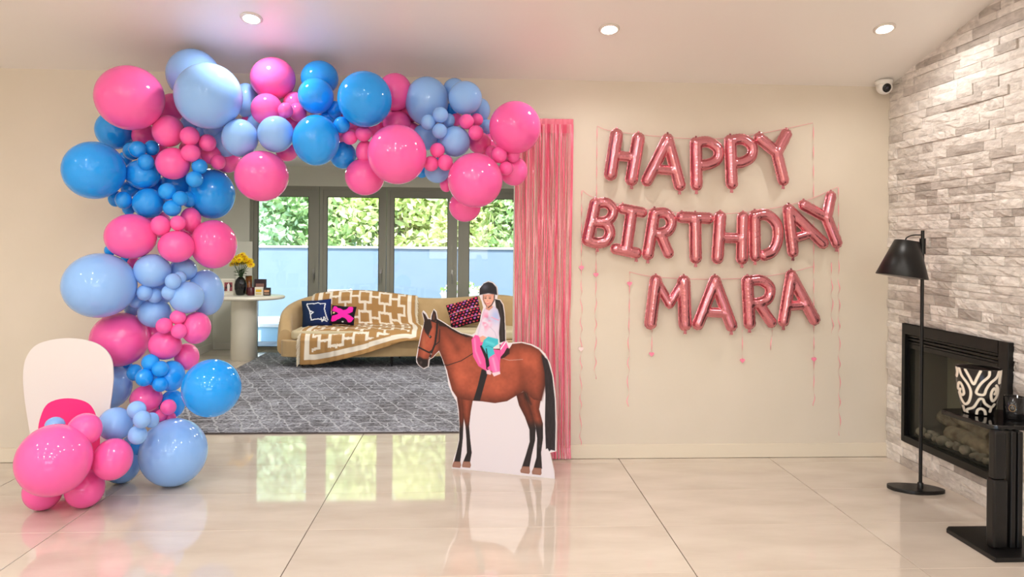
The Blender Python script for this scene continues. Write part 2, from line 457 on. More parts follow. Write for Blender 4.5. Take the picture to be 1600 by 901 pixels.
# ------------------------------------------------------------------ downlights
M_em = bpy.data.materials.new('lamp_glow'); M_em.use_nodes = True
eb = bsdf(M_em); eb.inputs['Emission Color'].default_value = (1,.9,.76,1); eb.inputs['Emission Strength'].default_value = 40
M_ring = mat('downlight_ring', (222,212,202), .4)
slope = math.atan(CS)
ld = bpy.data.lights.new('downlight_beam', 'SPOT'); ld.energy = LAMP_W; ld.color = (1,.992,.97); ld.spot_size = math.radians(176); ld.spot_blend = .6; ld.shadow_soft_size = .045
rim = MB().lathe([(.047,-.002),(.047,-.010),(.060,-.009),(.064,-.004),(.064,.0),(.047,-.0)], 28).mesh('trim_ring', M_ring)
dsk = MB().lathe([(0,-.0045),(.047,-.0045),(.047,-.003)], 28).mesh('lens', M_em)
ldv = ld.copy(); ldv.name = 'dimmed_beam'; ldv.energy = LAMP_W*.34
def downlight(x, y, label, ld=ld):
    t = thing('downlight', label, 'ceiling light', (x, y, ceil_z(y)), group='recessed ceiling downlights')
    t.rotation_euler = (-slope if y > RIDGE else slope, 0, 0)
    link('trim_ring', rim, t); link('lens', dsk, t)
    l = bpy.data.objects.new('downlight_beam', ld); COL.objects.link(l); l.parent = t; l.location = (0,0,-.03)
def on_ceil(px, py):
    d = ray(px, py)   # WH+CS*(WY-Y) = EYE + s dz ; Y = s dy
    s = (WH+CS*WY-EYE)/(d.z+CS*d.y); return CAMP+d*s
for px, py, lab in ((393,28,'lit round recessed downlight above the balloon arch'), (952,45,'lit round recessed downlight above the word HAPPY'), (1382,44,'lit round recessed downlight nearest the stone wall')):
    p = on_ceil(px, py); downlight(p.x, p.y, lab, ldv); print('light', p)
for i, (x, y) in enumerate([(x, y) for y in (2.3, .9, -.6, -2.0, -3.3) for x in (-4.3, -2.4, -.5, 1.3)]):
    downlight(x, y, 'round recessed downlight in the ceiling outside the picture')

# added fill lights brightening the far room (its ceiling is hidden by the arch)
ld2 = bpy.data.lights.new('far_room_fill', 'SPOT'); ld2.energy = 30; ld2.color = (1,.97,.93); ld2.spot_size = math.radians(176); ld2.spot_blend = .6; ld2.shadow_soft_size = .045
for x, y in ((-2.4,6.4),(-.4,6.4),(1.4,6.4),(-2.4,7.8),(-.4,7.8),(1.4,7.8)):
    t = thing('downlight', 'unseen fill downlight added in the flat ceiling of the far room', 'ceiling light', (x, y, FZ), group='added far room fill downlights')
    link('trim_ring', rim, t); link('lens', dsk, t)
    l = bpy.data.objects.new('far_room_fill', ld2); COL.objects.link(l); l.parent = t; l.location = (0,0,-.03)
# ------------------------------------------------------------------ balloon arch
def balloon_mat(name, rgb, deep):
    m = mat(name, rgb, .075, 0, .5)
    b = bsdf(m); b.inputs['Subsurface Weight'].default_value = 0.0
    lw = nd(m, 'ShaderNodeLayerWeight'); lw.inputs[0].default_value = .35
    mx = nd(m, 'ShaderNodeMix', data_type='RGBA'); mx.inputs[6].default_value = (*s2l(rgb),1); mx.inputs[7].default_value = (*s2l(deep),1)
    oi = nd(m, 'ShaderNodeObjectInfo'); mr = nd(m, 'ShaderNodeMapRange'); mr.inputs[3].default_value = 0; mr.inputs[4].default_value = .35
    lk(m, oi.outputs['Random'], mr.inputs[0]); lk(m, mr.outputs[0], mx.inputs[0])
    m.node_tree.nodes.remove(lw)
    lk(m, mx.outputs[2], b.inputs['Base Color'])
    return m
M_P = balloon_mat('hot_pink_latex', (252,102,176), (246,84,162))
M_L = balloon_mat('pale_blue_latex', (144,190,248), (130,174,240))
M_B = balloon_mat('azure_latex', (34,160,250), (22,144,242))
BMAT = {'P': M_P, 'L': M_L, 'B': M_B}
BNAME = {'P': 'hot pink', 'L': 'pale blue', 'B': 'azure blue'}
def balloon_mesh(nm, m, seg, rings):
    prof = []
    for i in range(rings+1):
        a = PI*i/rings                      # from front pole to tail
        r = math.sin(a); zz = -math.cos(a)
        if zz > .55: zz = .55+(zz-.55)*1.22; r = r*(1-.06*((zz-.55)/.55))
        prof.append((max(r, .0), zz))
    prof = prof[:-1] + [(.045,1.10),(.03,1.13),(.05,1.16),(.055,1.18),(.02,1.185)]
    prof[0] = (0, -1)
    return MB().lathe(prof, seg).mesh(nm, m)
BME = {c: (balloon_mesh('balloon_'+c, BMAT[c], 48, 28), balloon_mesh('balloon_s_'+c, BMAT[c], 28, 16)) for c in 'PLB'}
# px, py, rx, ry, colour, layer (0 nearest) or ('y', depth) or 'f' (standing on the floor)
BL = [
(203,153,54,50,'P',0),(180,203,31,30,'B',2),(147,266,49,45,'B',0),(302,117,42,40,'L',1.2),(326,150,53,51,'L',0),
(263,205,25,25,'P',.7),(269,168,22,22,'P',2.2),(225,212,19,19,'P',2),(296.5,212.6,15.5,15,'P',.4),(298,239,15.5,14,'P',.4),
(324,223,14,13.5,'P',.8),(330,241,16,16,'P',1.5),(341,253,12,12,'P',1.3),(355,250,21,20,'P',2.2),(270.5,255.5,27,25,'P',.6),
(215,233,14,13,'B',.6),(237,231,12,12,'B',1),(228,253,13,12.5,'B',.5),(206,236,14,14,'B',1.4),(222.5,272.5,28,23,'B',1),
(312,260,12.5,12,'B',.6),(304,280,13.5,13,'B',.5),(331,303,36,39,'B',1.8),(278,288,26,24,'B',2.2),(261.6,299,14.3,13.5,'B',.5),
(281.5,310,12.5,12,'B',.4),(269,325,14.3,13,'B',.4),(295,311.5,12.5,12.5,'B',1.1),(232,317.5,25,23.5,'B',.8),(193,312.5,13,14,'B',.6),
(180,310,11,13,'B',1.4),(203,295,14,13,'B',1.4),(201,327,10,9,'B',1.5),(195,248,11,11,'B',2),
(385,157,20,27,'L',2),(426.5,123,35.5,33,'P',1.4),(417,171,25,25,'P',.8),(460,163,18,20,'P',1.5),(446,172.5,12,12.5,'P',.5),
(465,175,14,15,'P',1.2),(457,190,12,12,'P',2),(375,215.5,28.5,29.5,'L',.3),(431,209.5,28.5,28.5,'L',.2),(352,225,20,21,'L',1.8),
(335,205,17,14,'L',1.8),(297,193,15,14,'L',2),(313,203,12,12,'L',2.2),(409,275,42,39.5,'P',.2),(448,238,17,14,'P',1.4),(391,187,13,13,'P',2.2),
(499.5,122,29.5,27,'B',1.7),(493.5,150,28,28,'B',.8),(494,219,36.5,39.5,'B',.1),(570,155,42.5,43.5,'B',0),(617,143.7,27,29.5,'P',1.4),
(620,193,22,21,'P',1.8),(523,171.5,12.5,14,'B',1.3),(534,195,13,13,'B',.3),(513,182,12,12,'B',1.5),(546.5,214,12.5,12,'P',.6),
(568,209,13.3,12,'P',.5),(551,198,10,10,'P',1.4),(570,237,14,18,'P',1),(536,242.5,21,21,'B',1.5),(570,276,31,29,'P',1.2),
(620.6,241,46,46.7,'P',-.2),(585,200,15,15,'P',2),(667,158,34,38,'L',1.4),(727,153,26.3,26.3,'L',.8),(710,140,18,18,'L',2),
(750,172,16,19,'L',2),(704,172,11,11,'B',2),(688,179.5,12.5,12.5,'L',.2),(669,191,11.8,12.2,'L',.3),(687,204.5,12,12,'L',.2),
(701,188,10,11,'L',.9),(713,187,10,10,'P',1.6),(729,190,11.8,12,'P',.5),(745,187,10,10,'P',1.1),(743.5,207.5,12,12,'P',.4),
(749,223,18,17,'P',1.5),(711,221,24,24,'L',.7),(664,214,20,21,'L',1.8),(683.5,234.6,11.7,11.7,'P',.3),(673.5,255.7,12,12,'P',.4),
(696,254,12.2,12.8,'P',.3),(683,266,20,20,'L',1.4),(659,268,10,10,'B',2),(742.5,281.5,42.8,42.8,'P',-.1),(726.5,322,25,24.5,'P',1.6),
(697,288,10,12,'P',1.8),(804.7,199,40.5,41,'P',.2),(780,242,12.7,13.3,'P',.2),(801.6,241.7,11,12.5,'P',.5),(790.7,263,11.3,11,'P',.2),
(767,238,9,11,'P',1.2),(802.5,267,22,23,'P',1.1),(759,198,12,12,'L',2),
(204.7,369,41,35,'P',.2),(251,352.5,16,16,'P',.2),(278,348.5,12.3,12,'P',.3),(298,344,16.5,20,'P',1.1),(275.7,385,28.5,25,'P',.3),
(334,381.4,36,38,'P',1.2),(172,391,9,9,'B',.7),(199,404,10,10,'B',1.7),(209,411,10,10,'P',1.5),(155.6,445.7,58,50.5,'L',-.1),
(238,422.6,29,26,'L',.4),(286,421,22,18.5,'L',1.3),(322,457,27,36,'L',1.8),(292,464.5,27,25,'L',.6),(270.5,439.4,12.7,12.7,'L',.1),
(281,434,10.5,10.5,'L',.5),(264.7,456.7,12.5,12,'L',.2),(226,457,12.7,12.7,'L',.3),(241.6,461.6,12,12,'L',.6),(214,470,13,12,'L',1),
(207,482,13,12,'L',1.8),(241.6,489,26.5,22.5,'L',1),(187,530,46,42,'P',1.1),(258,538.5,26,23,'P',.7),(256.6,508.6,13.3,12.5,'P',.2),
(278,495.4,12.7,11.5,'P',.4),(280,517,13,12,'P',.3),(306.5,512,23,25,'P',.9),(292,557,19,21,'P',1.5),
(170,603,36,36,'L',1.6),(235,565.7,14.2,13,'B',.3),(250.5,576,13.5,12.5,'B',.2),(225.6,589.5,14.2,14,'B',.1),(250.5,599.5,12.8,12.5,'B',.3),
(210.7,581.7,12.6,13,'B',1),(268,587,21,24,'B',.8),(330.7,606,46,45,'B',-.1),(269,631,20,22,'B',1.3),(228.5,622.5,25.5,21,'P',.8),
(263,636,12.4,12.4,'P',.4),(251.5,649,10,10,'P',.7),(266,652,9,9,'P',.9),(198,576,11,11,'B',2),
(180.5,662,27.5,25.6,'L',('y',4.22)),(213.5,640,15,14,'L',('y',4.15)),(222,655,14,14,'L',('y',4.08)),(237,656,11.5,12,'L',('y',4.2)),
(215,679,15,15,'L',('y',4.12)),(271,706,53,52,'L','f'),(86,664,16,13,'L',('y',4.1)),(84.6,718.4,59,55,'P',('y',3.86)),(132.5,670.5,27,25,'P',('y',3.98)),
(176,717,31,32,'P',('y',4.06)),(190,724,30,30,'L','f'),(67,766,31,30,'P','f'),(132.5,763,31,29.5,'P','f'),(245,245,22,22,'P',2.2),(240,300,26,26,'B',2.4),(300,235,20,20,'P',2.3),(245,350,22,22,'P',2.2),(302,370,22,22,'P',2.2),(250,450,26,26,'L',2.2),
(240,520,24,24,'P',2.2),(245,590,22,22,'B',2.2),(236,640,21,21,'P',2),(400,190,22,22,'L',2.4),(470,200,22,22,'P',2.3),(540,200,24,24,'P',2.2),(640,215,24,24,'P',2.2),
(700,215,24,24,'L',2.3),(760,228,20,20,'P',2.2),(640,170,22,22,'P',2.2),
(216,696,14,14,'B',('y',4.4)),(205,690,12,12,'L',('y',4.4)),
]
def ordinal(n): return ['', 'second', 'third', 'fourth', 'fifth', 'sixth', 'seventh', 'eighth', 'ninth', 'tenth', 'eleventh', 'twelfth', 'thirteenth', 'fourteenth', 'fifteenth', 'sixteenth', 'seventeenth', 'eighteenth', 'nineteenth', 'twentieth'][n]
def zone(px, py):
    if py > 640: return ('in the arch foot', 'x')
    if px < 360:
        if py > 545: return ("in the column's azure base", 'y')
        if py > 480: return ("in the column's lower pink band", 'y')
        if py > 405: return ("in the column's pale blue band", 'y')
        if py > 335: return ("in the column's upper pink band", 'y')
        if py > 228: return ("in the column's azure top", 'y')
        return ("at the arch's upper left corner", 'x')
    if px < 480: return ('in the left third of the arch top', 'x')
    if px < 650: return ('in the middle of the arch top', 'x')
    return ('at the right end of the arch top', 'x')
recs = []
for b in BL:
    px, py, rx, ry, c, l = b
    sz = 'small' if rx < 16.6 else 'medium' if rx < 34 else 'large'
    recs.append((sz, c, zone(px, py), px, py))
labels = []
for (sz, c, zn, px, py) in recs:
    same = sorted([(r[3], r[4]) for r in recs if r[:3] == (sz, c, zn)], key=lambda q: q[0 if zn[1] == 'x' else 1])
    base = '%s %s balloon' % (sz, BNAME[c])
    if len(same) > 1:
        i = same.index((px, py)); n = len(same)
        if zn[1] == 'x': w = ('leftmost '+base) if i == 0 else ('rightmost '+base) if i == n-1 else ordinal(i)+' '+base+' from the left'
        else: w = ('topmost '+base) if i == 0 else ('lowest '+base) if i == n-1 else ordinal(i)+' '+base+' from the top'
        base = w
    base += ' '+zn[0]
    labels.append(base)
rb = random.Random(11)
for (px, py, rx, ry, c, l), lab in zip(BL, labels):
    hz = HZ + ROLL*(px-800)
    if l == 'f': Y = F_PX*EYE/(py+ry-hz); Y = Y*math.cos(YAW) - (px-800)/F_PX*Y*math.sin(YAW)
    elif isinstance(l, tuple): Y = l[1]
    else: Y = 4.36 + .165*l
    p = at(px, py, Y); dist = (p-CAMP).dot(FWD); k = dist/F_PX
    # widened outline of a sphere off the axis
    q = 1/math.sqrt(1+((px-800)/F_PX)**2*.55)
    sx, sz = rx*k*q, ry*k
    sy = (sx+sz)/2
    if p.y+sy*.98 > WY-.005 and not (OPL+.05 < p.x < OPR and p.z < OPZ): p = at(px, py, min(Y, WY-.005-sy*.98))
    big = rx > 18
    o = link('balloon', BME[c][0 if big else 1]); o.location = p
    tilt = .10 if (p.y+sy*1.2 > WY) else .35
    o.rotation_euler = (-PI/2+rb.uniform(-tilt,tilt)*.3, rb.uniform(-.1,.1), rb.uniform(-tilt,tilt)*.3)
    o.scale = (sx, sz, sy*.98 if p.y+1.18*sy < WY or (OPL < p.x < OPR) else min(sy, (WY-p.y-.004)/1.185))
    tag(o, lab, 'balloon', 'balloons of the pink and blue arch')

# ------------------------------------------------------------------ plain board standing behind the foot of the arch
bd = thing('display_board', 'white rounded cardboard display board with a pink lower half behind the arch foot', 'display board', at(106, 640, 4.26))
bd.location.z = 0
def plane_poly(pts, Y, org): return [((at(a, b, Y)-org).x, (at(a, b, Y)).z) for a, b in pts]
bo = spline([(48,690),(44,660),(38,620),(36,585),(42,556),(62,536),(106,528),(150,536),(172,556),(177,585),(174,620),(168,660),(164,690)], 5)
poly = plane_poly(bo, 4.26, bd.location)
poly = [(poly[0][0], .0)] + poly + [(poly[-1][0], .0)]
def flat(poly, y0, y1):
    n = len(poly); mb = MB()
    return mb.add([(x,y0,z) for x,z in poly]+[(x,y1,z) for x,z in poly], [tuple(range(n)), tuple(range(2*n-1,n-1,-1))]+[(i,n+i,n+(i+1)%n,(i+1)%n) for i in range(n)])
M_card = mat('white_card', (226,219,217), .4)
flat(poly, 0, .008).build('board', M_card, bd)
pk = spline([(58,684),(62,655),(75,630),(106,622),(138,630),(152,655),(156,684)], 5)
pp = plane_poly(pk, 4.258, bd.location)
pp = [(pp[0][0], .02)] + pp + [(pp[-1][0], .02)]
flat(pp, -.0012, 0).build('pink_panel', mat('magenta_print', (245,40,130), .4), bd)
MB().add([(-.1,.008,.0),(.1,.008,.0),(.1,.008,.35),(-.1,.008,.35),(-.1,.2,.0),(.1,.2,.0)], [(0,4,5,1),(3,2,5,4)]).build('easel_strut', M_card, bd)

# ------------------------------------------------------------------ horse and rider cutout
P0, P1 = gnd(706,731.5), gnd(866,748)
hd = (P1-P0); HWID = hd.length; hd.normalize()
hn = Vector((hd.y, -hd.x, 0))             # faces the viewer
hc = thing('horse_cutout', 'life size cardboard cutout of a bay horse with a child rider in a black helmet', 'cardboard cutout', P0, math.atan2(hd.y, hd.x))
def z7(px, py): return (px*795/300*1.0, py)
def to_board(zx, zy):
    """zoom coordinates (origin 630,420 scale .3774) -> board s,z"""
    px, py = 630+zx*.37736, 420+zy*.37736
    d = ray(px, py); s = (P0-CAMP).dot(hn)/d.dot(hn); q = CAMP+d*s
    return ((q-P0).dot(hd), q.z)
OUT = [(200,826),(207,790),(222,745),(231,700),(232,650),(228,600),(221,550),(203,520),(187,480),(181,440),(174,412),(160,370),(148,342),(138,350),(122,368),(108,376),(105,404),(86,415),(66,402),(54,386),(53,368),(60,330),(72,272),(82,240),(86,215),(77,182),(82,172),(94,184),(104,204),(112,206),(116,186),(126,166),(136,176),(142,206),(166,220),(200,243),(240,265),(282,273),(298,264),(303,250),(318,215),(322,188),(331,160),(325,135),(314,110),(315,80),(333,58),(352,49),(371,55),(388,74),(392,105),(388,125),(402,127),(414,146),(420,180),(423,240),(425,296),(434,306),(450,305),(490,302),(532,312),(563,328),(588,352),(608,392),(622,450),(632,540),(635,640),(634,755),(608,760),(617,800),(626,838),(628,869)]
ob = [to_board(*p) for p in OUT]; ob[0] = (ob[0][0], 0); ob[-1] = (ob[-1][0], 0)
flat(ob, 0, .01).build('board', M_card, hc)
MB().add([(.25,.0105,.0),(.55,.0105,.0),(.55,.0105,.5),(.25,.0105,.5),(.25,.26,.0),(.55,.26,.0)], [(0,4,5,1),(3,2,5,4)]).build('easel_strut', M_card, hc)
# the print: coloured point grid
obx = [p[0] for p in ob]; obz = [p[1] for p in ob]
stp = .0026
gs = np.arange(min(obx)-.004, max(obx)+.004, stp); gz = np.arange(0.004, max(obz)+.004, stp)
S, Z = np.meshgrid(gs, gz, indexing='ij')
WXx = P0.x+hd.x*S; WYy = P0.y+hd.y*S
vz = Z-EYE; dz = WXx*FWD.x+WYy*FWD.y
U = (WXx*RGT.x+WYy*RGT.y+vz*RGT.z)/dz; V = (WXx*UPV.x+WYy*UPV.y+vz*UPV.z)/dz
ZX = (800+F_PX*U-630)/.37736; ZY = (HZ-F_PX*V-420)/.37736
C = np.zeros(S.shape+(3,)); C[:] = (226,219,225)
def smoothnoise(X, Y, sc, seed):
    r = np.random.default_rng(seed); g = r.random((64, 64))
    x = X/sc % 63; y = Y/sc % 63; i = x.astype(int); j = y.astype(int); fx = x-i; fy = y-j
    fx = fx*fx*(3-2*fx); fy = fy*fy*(3-2*fy)
    return (g[i,j]*(1-fx)+g[(i+1)%64,j]*fx)*(1-fy)+(g[i,(j+1)%64]*(1-fx)+g[(i+1)%64,(j+1)%64]*fx)*fy
NZ = smoothnoise(ZX+2000, ZY+2000, 26, 1)*.6+smoothnoise(ZX+2000, ZY+2000, 9, 2)*.4
NF = smoothnoise(ZX*3+2000, ZY*.5+2000, 7, 4)
def blend(mask, col, a=1.0):
    w = np.clip(mask*a, 0, 1)[..., None]; C[:] = C*(1-w)+np.asarray(col, float)*w
def soft(poly, w=2.0):
    d = segd(ZX, ZY, poly, True); ins = inside(poly, ZX, ZY)
    sd_ = np.where(ins, d, -d); return np.clip(sd_/w+.5, 0, 1), np.where(ins, d, 0)
def fill(poly, col, w=2.0, a=1.0): m, d = soft(poly, w); blend(m, col, a); return m, d
def glow(cx, cy, rx, ry): return np.exp(-(((ZX-cx)/rx)**2+((ZY-cy)/ry)**2))
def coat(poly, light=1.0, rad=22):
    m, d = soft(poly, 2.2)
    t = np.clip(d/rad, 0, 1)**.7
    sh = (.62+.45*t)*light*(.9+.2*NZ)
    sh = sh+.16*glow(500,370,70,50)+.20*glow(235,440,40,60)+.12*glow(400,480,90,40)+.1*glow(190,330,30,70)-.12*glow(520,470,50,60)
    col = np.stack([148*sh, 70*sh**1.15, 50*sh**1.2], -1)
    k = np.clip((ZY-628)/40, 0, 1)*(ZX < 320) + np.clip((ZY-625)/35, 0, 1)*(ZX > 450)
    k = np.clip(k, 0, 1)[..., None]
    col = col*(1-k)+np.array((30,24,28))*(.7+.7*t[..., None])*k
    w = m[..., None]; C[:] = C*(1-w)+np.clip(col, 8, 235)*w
tail = [(572,352),(598,375),(617,440),(628,540),(631,640),(629,752),(612,748),(605,755),(598,742),(591,745),(587,640),(589,520),(586,430)]
hl1 = [(468,520),(505,505),(522,560),(541,620),(549,660),(546,710),(532,770),(523,820),(491,822),(508,770),(524,715),(523,665),(504,612),(480,565)]
fl1 = [(220,515),(258,520),(254,590),(249,650),(247,700),(241,760),(236,800),(210,802),(222,755),(232,710),(233,650),(231,590)]
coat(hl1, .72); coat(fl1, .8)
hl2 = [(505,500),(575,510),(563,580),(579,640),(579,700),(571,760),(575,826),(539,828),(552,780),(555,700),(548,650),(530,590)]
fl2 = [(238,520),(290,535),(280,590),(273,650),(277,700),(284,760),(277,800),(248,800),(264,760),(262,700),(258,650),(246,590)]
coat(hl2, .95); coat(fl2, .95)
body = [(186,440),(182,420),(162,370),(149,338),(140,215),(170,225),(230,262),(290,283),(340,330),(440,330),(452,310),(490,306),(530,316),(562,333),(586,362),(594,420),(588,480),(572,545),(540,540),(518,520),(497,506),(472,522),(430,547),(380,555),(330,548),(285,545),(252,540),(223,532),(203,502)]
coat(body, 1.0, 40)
m, d = soft([(186,440),(182,420),(200,440),(225,500),(228,535),(203,502)]); blend(m, (120,55,36), .3)
fill([(498,506),(512,515),(530,560),(505,535)], (30,16,14), 14, .8)
blend(np.exp(-(segd(ZX, ZY, [(575,365),(588,430),(586,480),(570,540)])/7)**2), (70,26,18), .6)
blend(np.exp(-(segd(ZX, ZY, [(470,330),(492,420),(490,500)])/16)**2), (110,48,30), .35)
m, d = fill(tail, (24,20,26)); blend(m*NF, (62,52,60), .5)
# head
head = [(90,214),(118,210),(140,210),(152,250),(147,300),(150,336),(136,350),(121,366),(106,373),(101,402),(83,409),(64,394),(57,373),(64,328),(77,268)]
coat(head, 1.05, 26)
blend(glow(84,305,10,45), (196,112,80), .6)
fill([(56,372),(66,362),(84,372),(103,374),(102,402),(84,410),(64,396)], (24,18,20), 8)
fill([(68,385),(76,380),(80,388),(72,396)], (70,55,55), 5)
fill([(140,206),(166,221),(200,244),(240,266),(288,280),(262,282),(215,262),(180,240),(150,236)], (26,18,20), 5)
blend(np.exp(-(segd(ZX, ZY, [(160,240),(200,290),(225,330)])/14)**2), (84,36,26), .45)
fill([(88,212),(112,206),(120,240),(110,262),(104,278),(92,262),(84,240)], (34,22,26), 5)
fill([(79,177),(92,189),(104,212),(90,220)], (44,26,24)); fill([(126,168),(137,182),(140,214),(117,216),(118,195)], (36,22,22))
fill([(126,180),(131,190),(130,210),(123,210)], (96,60,50), 4)
fill([(104,278),(112,274),(119,281),(112,288)], (12,8,10)); blend(glow(110,279,2.5,2.5), (220,220,220), .8)
def line(pts, w, col, a=1): blend(np.clip((w/2-segd(ZX, ZY, pts))/1.2+.5, 0, 1), col, a)
line([(142,212),(139,260),(132,310),(116,350),(110,368)], 8, (24,20,24)); line([(64,324),(84,334),(108,346),(118,338)], 6.5, (24,20,24))
line([(118,214),(140,222)], 5, (24,20,24)); line([(130,318),(150,300),(152,250)], 3.5, (34,26,28))
for q in ((116,352),(109,368)): blend(glow(q[0], q[1], 3, 3), (210,205,200), .9)
line([(110,372),(140,395),(185,398),(240,380),(285,352),(315,325)], 3.2, (30,22,24)); line([(110,366),(130,392),(170,402)], 2, (190,185,180))
line([(405,368),(440,378),(495,374)], 2, (200,190,190), .7)
# hooves
for hp in ([(210,796),(237,797),(240,812),(236,823),(204,820),(203,812)], [(249,796),(277,797),(281,812),(277,823),(245,820),(244,812)],
           [(495,816),(523,818),(525,840),(521,848),(487,843),(485,833)], [(541,822),(572,824),(573,846),(569,853),(534,849),(533,838)]):
    m, d = fill(hp, (142,98,84)); blend(m*np.clip(d/5, 0, 1), (168,126,108), .6)
# tack
fill([(325,415),(354,418),(336,480),(318,546),(291,543),(310,480)], (26,24,30))
fill([(283,292),(298,273),(318,276),(330,300),(345,330),(400,335),(425,300),(440,333),(418,360),(402,375),(398,420),(345,422),(312,402),(290,362)], (245,88,160))
blend(np.exp(-(segd(ZX, ZY, [(296,290),(300,340),(320,390)])/4)**2), (255,150,200), .8)
fill([(400,312),(420,322),(441,330),(440,350),(420,366),(404,372)], (40,18,22), 4)
fill([(402,318),(420,298),(433,320),(418,348),(402,366)], (245,96,164))
line([(404,332),(424,303)], 4, (250,240,250))
fill([(318,318),(338,312),(352,360),(358,400),(345,412),(340,372)], (26,24,30))
# rider
fill([(380,124),(400,128),(413,150),(419,190),(422,250),(423,298),(400,305),(396,250),(388,190)], (28,22,26)); blend(np.exp(-(segd(ZX, ZY, [(398,140),(408,200),(411,290)])/4)**2), (70,60,62), .6)
shirt = [(336,164),(360,160),(376,152),(392,168),(402,205),(399,240),(394,292),(358,286),(330,300),(307,270),(321,215),(327,190)]
m, d = fill(shirt, (226,214,232)); blend(m*glow(385,195,22,30), (166,186,232), .9); blend(m*(1-np.clip(d/9, 0, 1)), (190,178,205), .5)
blend(m*glow(344,215,18,32)*np.clip((NZ-.35)*5, 0, 1), (240,110,160), .9); blend(m*glow(352,205,10,10), (150,130,180), .35)
line([(366,200),(395,212)], 3, (240,150,180)); line([(360,240),(380,262),(388,290)], 2.5, (186,176,200), .7)
fill([(316,282),(330,276),(348,284),(340,298),(322,304)], (232,170,150))
fill([(326,318),(334,294),(352,280),(393,290),(394,310),(372,326),(380,352),(354,372),(340,342)], (64,190,206)); blend(np.exp(-(segd(ZX, ZY, [(345,300),(375,312)])/6)**2), (110,220,230), .7)
line([(372,326),(352,318),(342,322)], 3, (34,140,160), .8)
fill([(356,366),(381,350),(392,372),(400,402),(401,428),(370,432),(363,395)], (246,110,176)); blend(np.exp(-(segd(ZX, ZY, [(372,370),(384,420)])/5)**2), (255,170,210), .7)
line([(344,330),(352,380),(346,412),(362,425)], 4, (22,20,26))
fill([(344,420),(356,416),(366,428),(362,438),(346,434)], (232,200,214)); fill([(367,430),(400,424),(403,434),(376,445)], (236,206,218))
face = [(330,106),(376,104),(377,128),(370,146),(356,157),(345,155),(335,142),(329,124)]
m, d = fill(face, (226,166,146)); blend(m*(1-np.clip(d/7, 0, 1)), (176,108,92), .6); blend(glow(346,128,9,12), (242,190,170), .6)
for ex in (341,359):
    blend(glow(ex, 121, 4.2, 2.4), (48,30,30), .95); line([(ex-6,114.5),(ex+6,114)], 1.8, (96,60,50), .8)
blend(glow(349,131,3,4), (196,126,108), .6); line([(342,141),(350,144),(359,140)], 3, (196,70,84)); line([(344,141),(357,140.5)], 1.2, (250,240,236))
fill([(344,152),(366,148),(372,158),(356,172),(342,166)], (206,146,126), 3)
line([(379,106),(377,130),(366,150),(352,160)], 3.4, (20,18,24)); line([(331,108),(333,130),(346,156)], 2, (20,18,24), .7)
m, d = fill([(316,108),(317,80),(334,60),(352,53),(370,58),(386,76),(390,108),(376,105),(352,101),(330,105)], (26,26,38)); blend(m*glow(338,74,14,12), (96,98,116), .7)
line([(317,106),(334,102),(352,99),(374,102),(389,106)], 3, (54,52,62))
# keep the white margin of the board
m, d = soft(OUT, .6)
P = np.stack([S, np.full(S.shape, -.0012), Z], -1)
keep = inside(ob, S, Z) & (segd(S, Z, ob, True) > .001)
idx = np.full(S.shape, -1); ii = np.where(keep); idx[ii] = np.arange(len(ii[0]))
q = np.stack([idx[:-1,:-1], idx[1:,:-1], idx[1:,1:], idx[:-1,1:]], -1).reshape(-1, 4); q = q[(q >= 0).all(1)]
me = bpy.data.meshes.new('print'); me.from_pydata(P[ii].tolist(), [], q.tolist()); set_col(me, s2l_np(np.clip(C[ii], 0, 255)))
me.materials.append(attr_mat('photo_print', .35, .4)); po = link('printed_picture', me, hc); po['label'] = 'printed picture of a bay horse and a rider in teal leggings'

# ------------------------------------------------------------------ foil fringe curtain
ctl = at(806, 187, WY-.02); ctr = at(896, 186, WY-.02); cbz = .012
ct = thing('foil_fringe_curtain', 'pink foil fringe curtain hanging beside the opening', 'curtain', ((ctl.x+ctr.x)/2, WY-.02, 0))
def foil(name, rgb, rough, tra):
    m = mat(name, rgb, rough, .12, .7); n = m.node_tree.nodes
    t1 = n.new('ShaderNodeBsdfTransparent'); t1.inputs[0].default_value = (1,.72,.76,1)
    mx = n.new('ShaderNodeMixShader'); mx.inputs[0].default_value = tra
    lk(m, bsdf(m).outputs[0], mx.inputs[1]); lk(m, t1.outputs[0], mx.inputs[2]); lk(m, mx.outputs[0], n['Material Output'].inputs[0])
    return m
FOIL = [foil('pink_foil_a', (252,126,156), .24, .2), foil('pink_foil_b', (248,100,138), .22, .1), foil('pink_foil_c', (255,186,196), .26, .3)]
cw = ctr.x-ctl.x; ctz = ctr.z
hb = MB(); nx = 24
g = [[(-cw/2+cw*i/nx, .004*math.sin(i*1.9)+(-.004 if j else 0), ctz-.05*j) for j in range(3)] for i in range(nx+1)]
hb.add([p for r_ in g for p in r_], [(i*3+j, (i+1)*3+j, (i+1)*3+j+1, i*3+j+1) for i in range(nx) for j in range(2)])
hb.build('header_band', FOIL[0], ct)
smesh = []
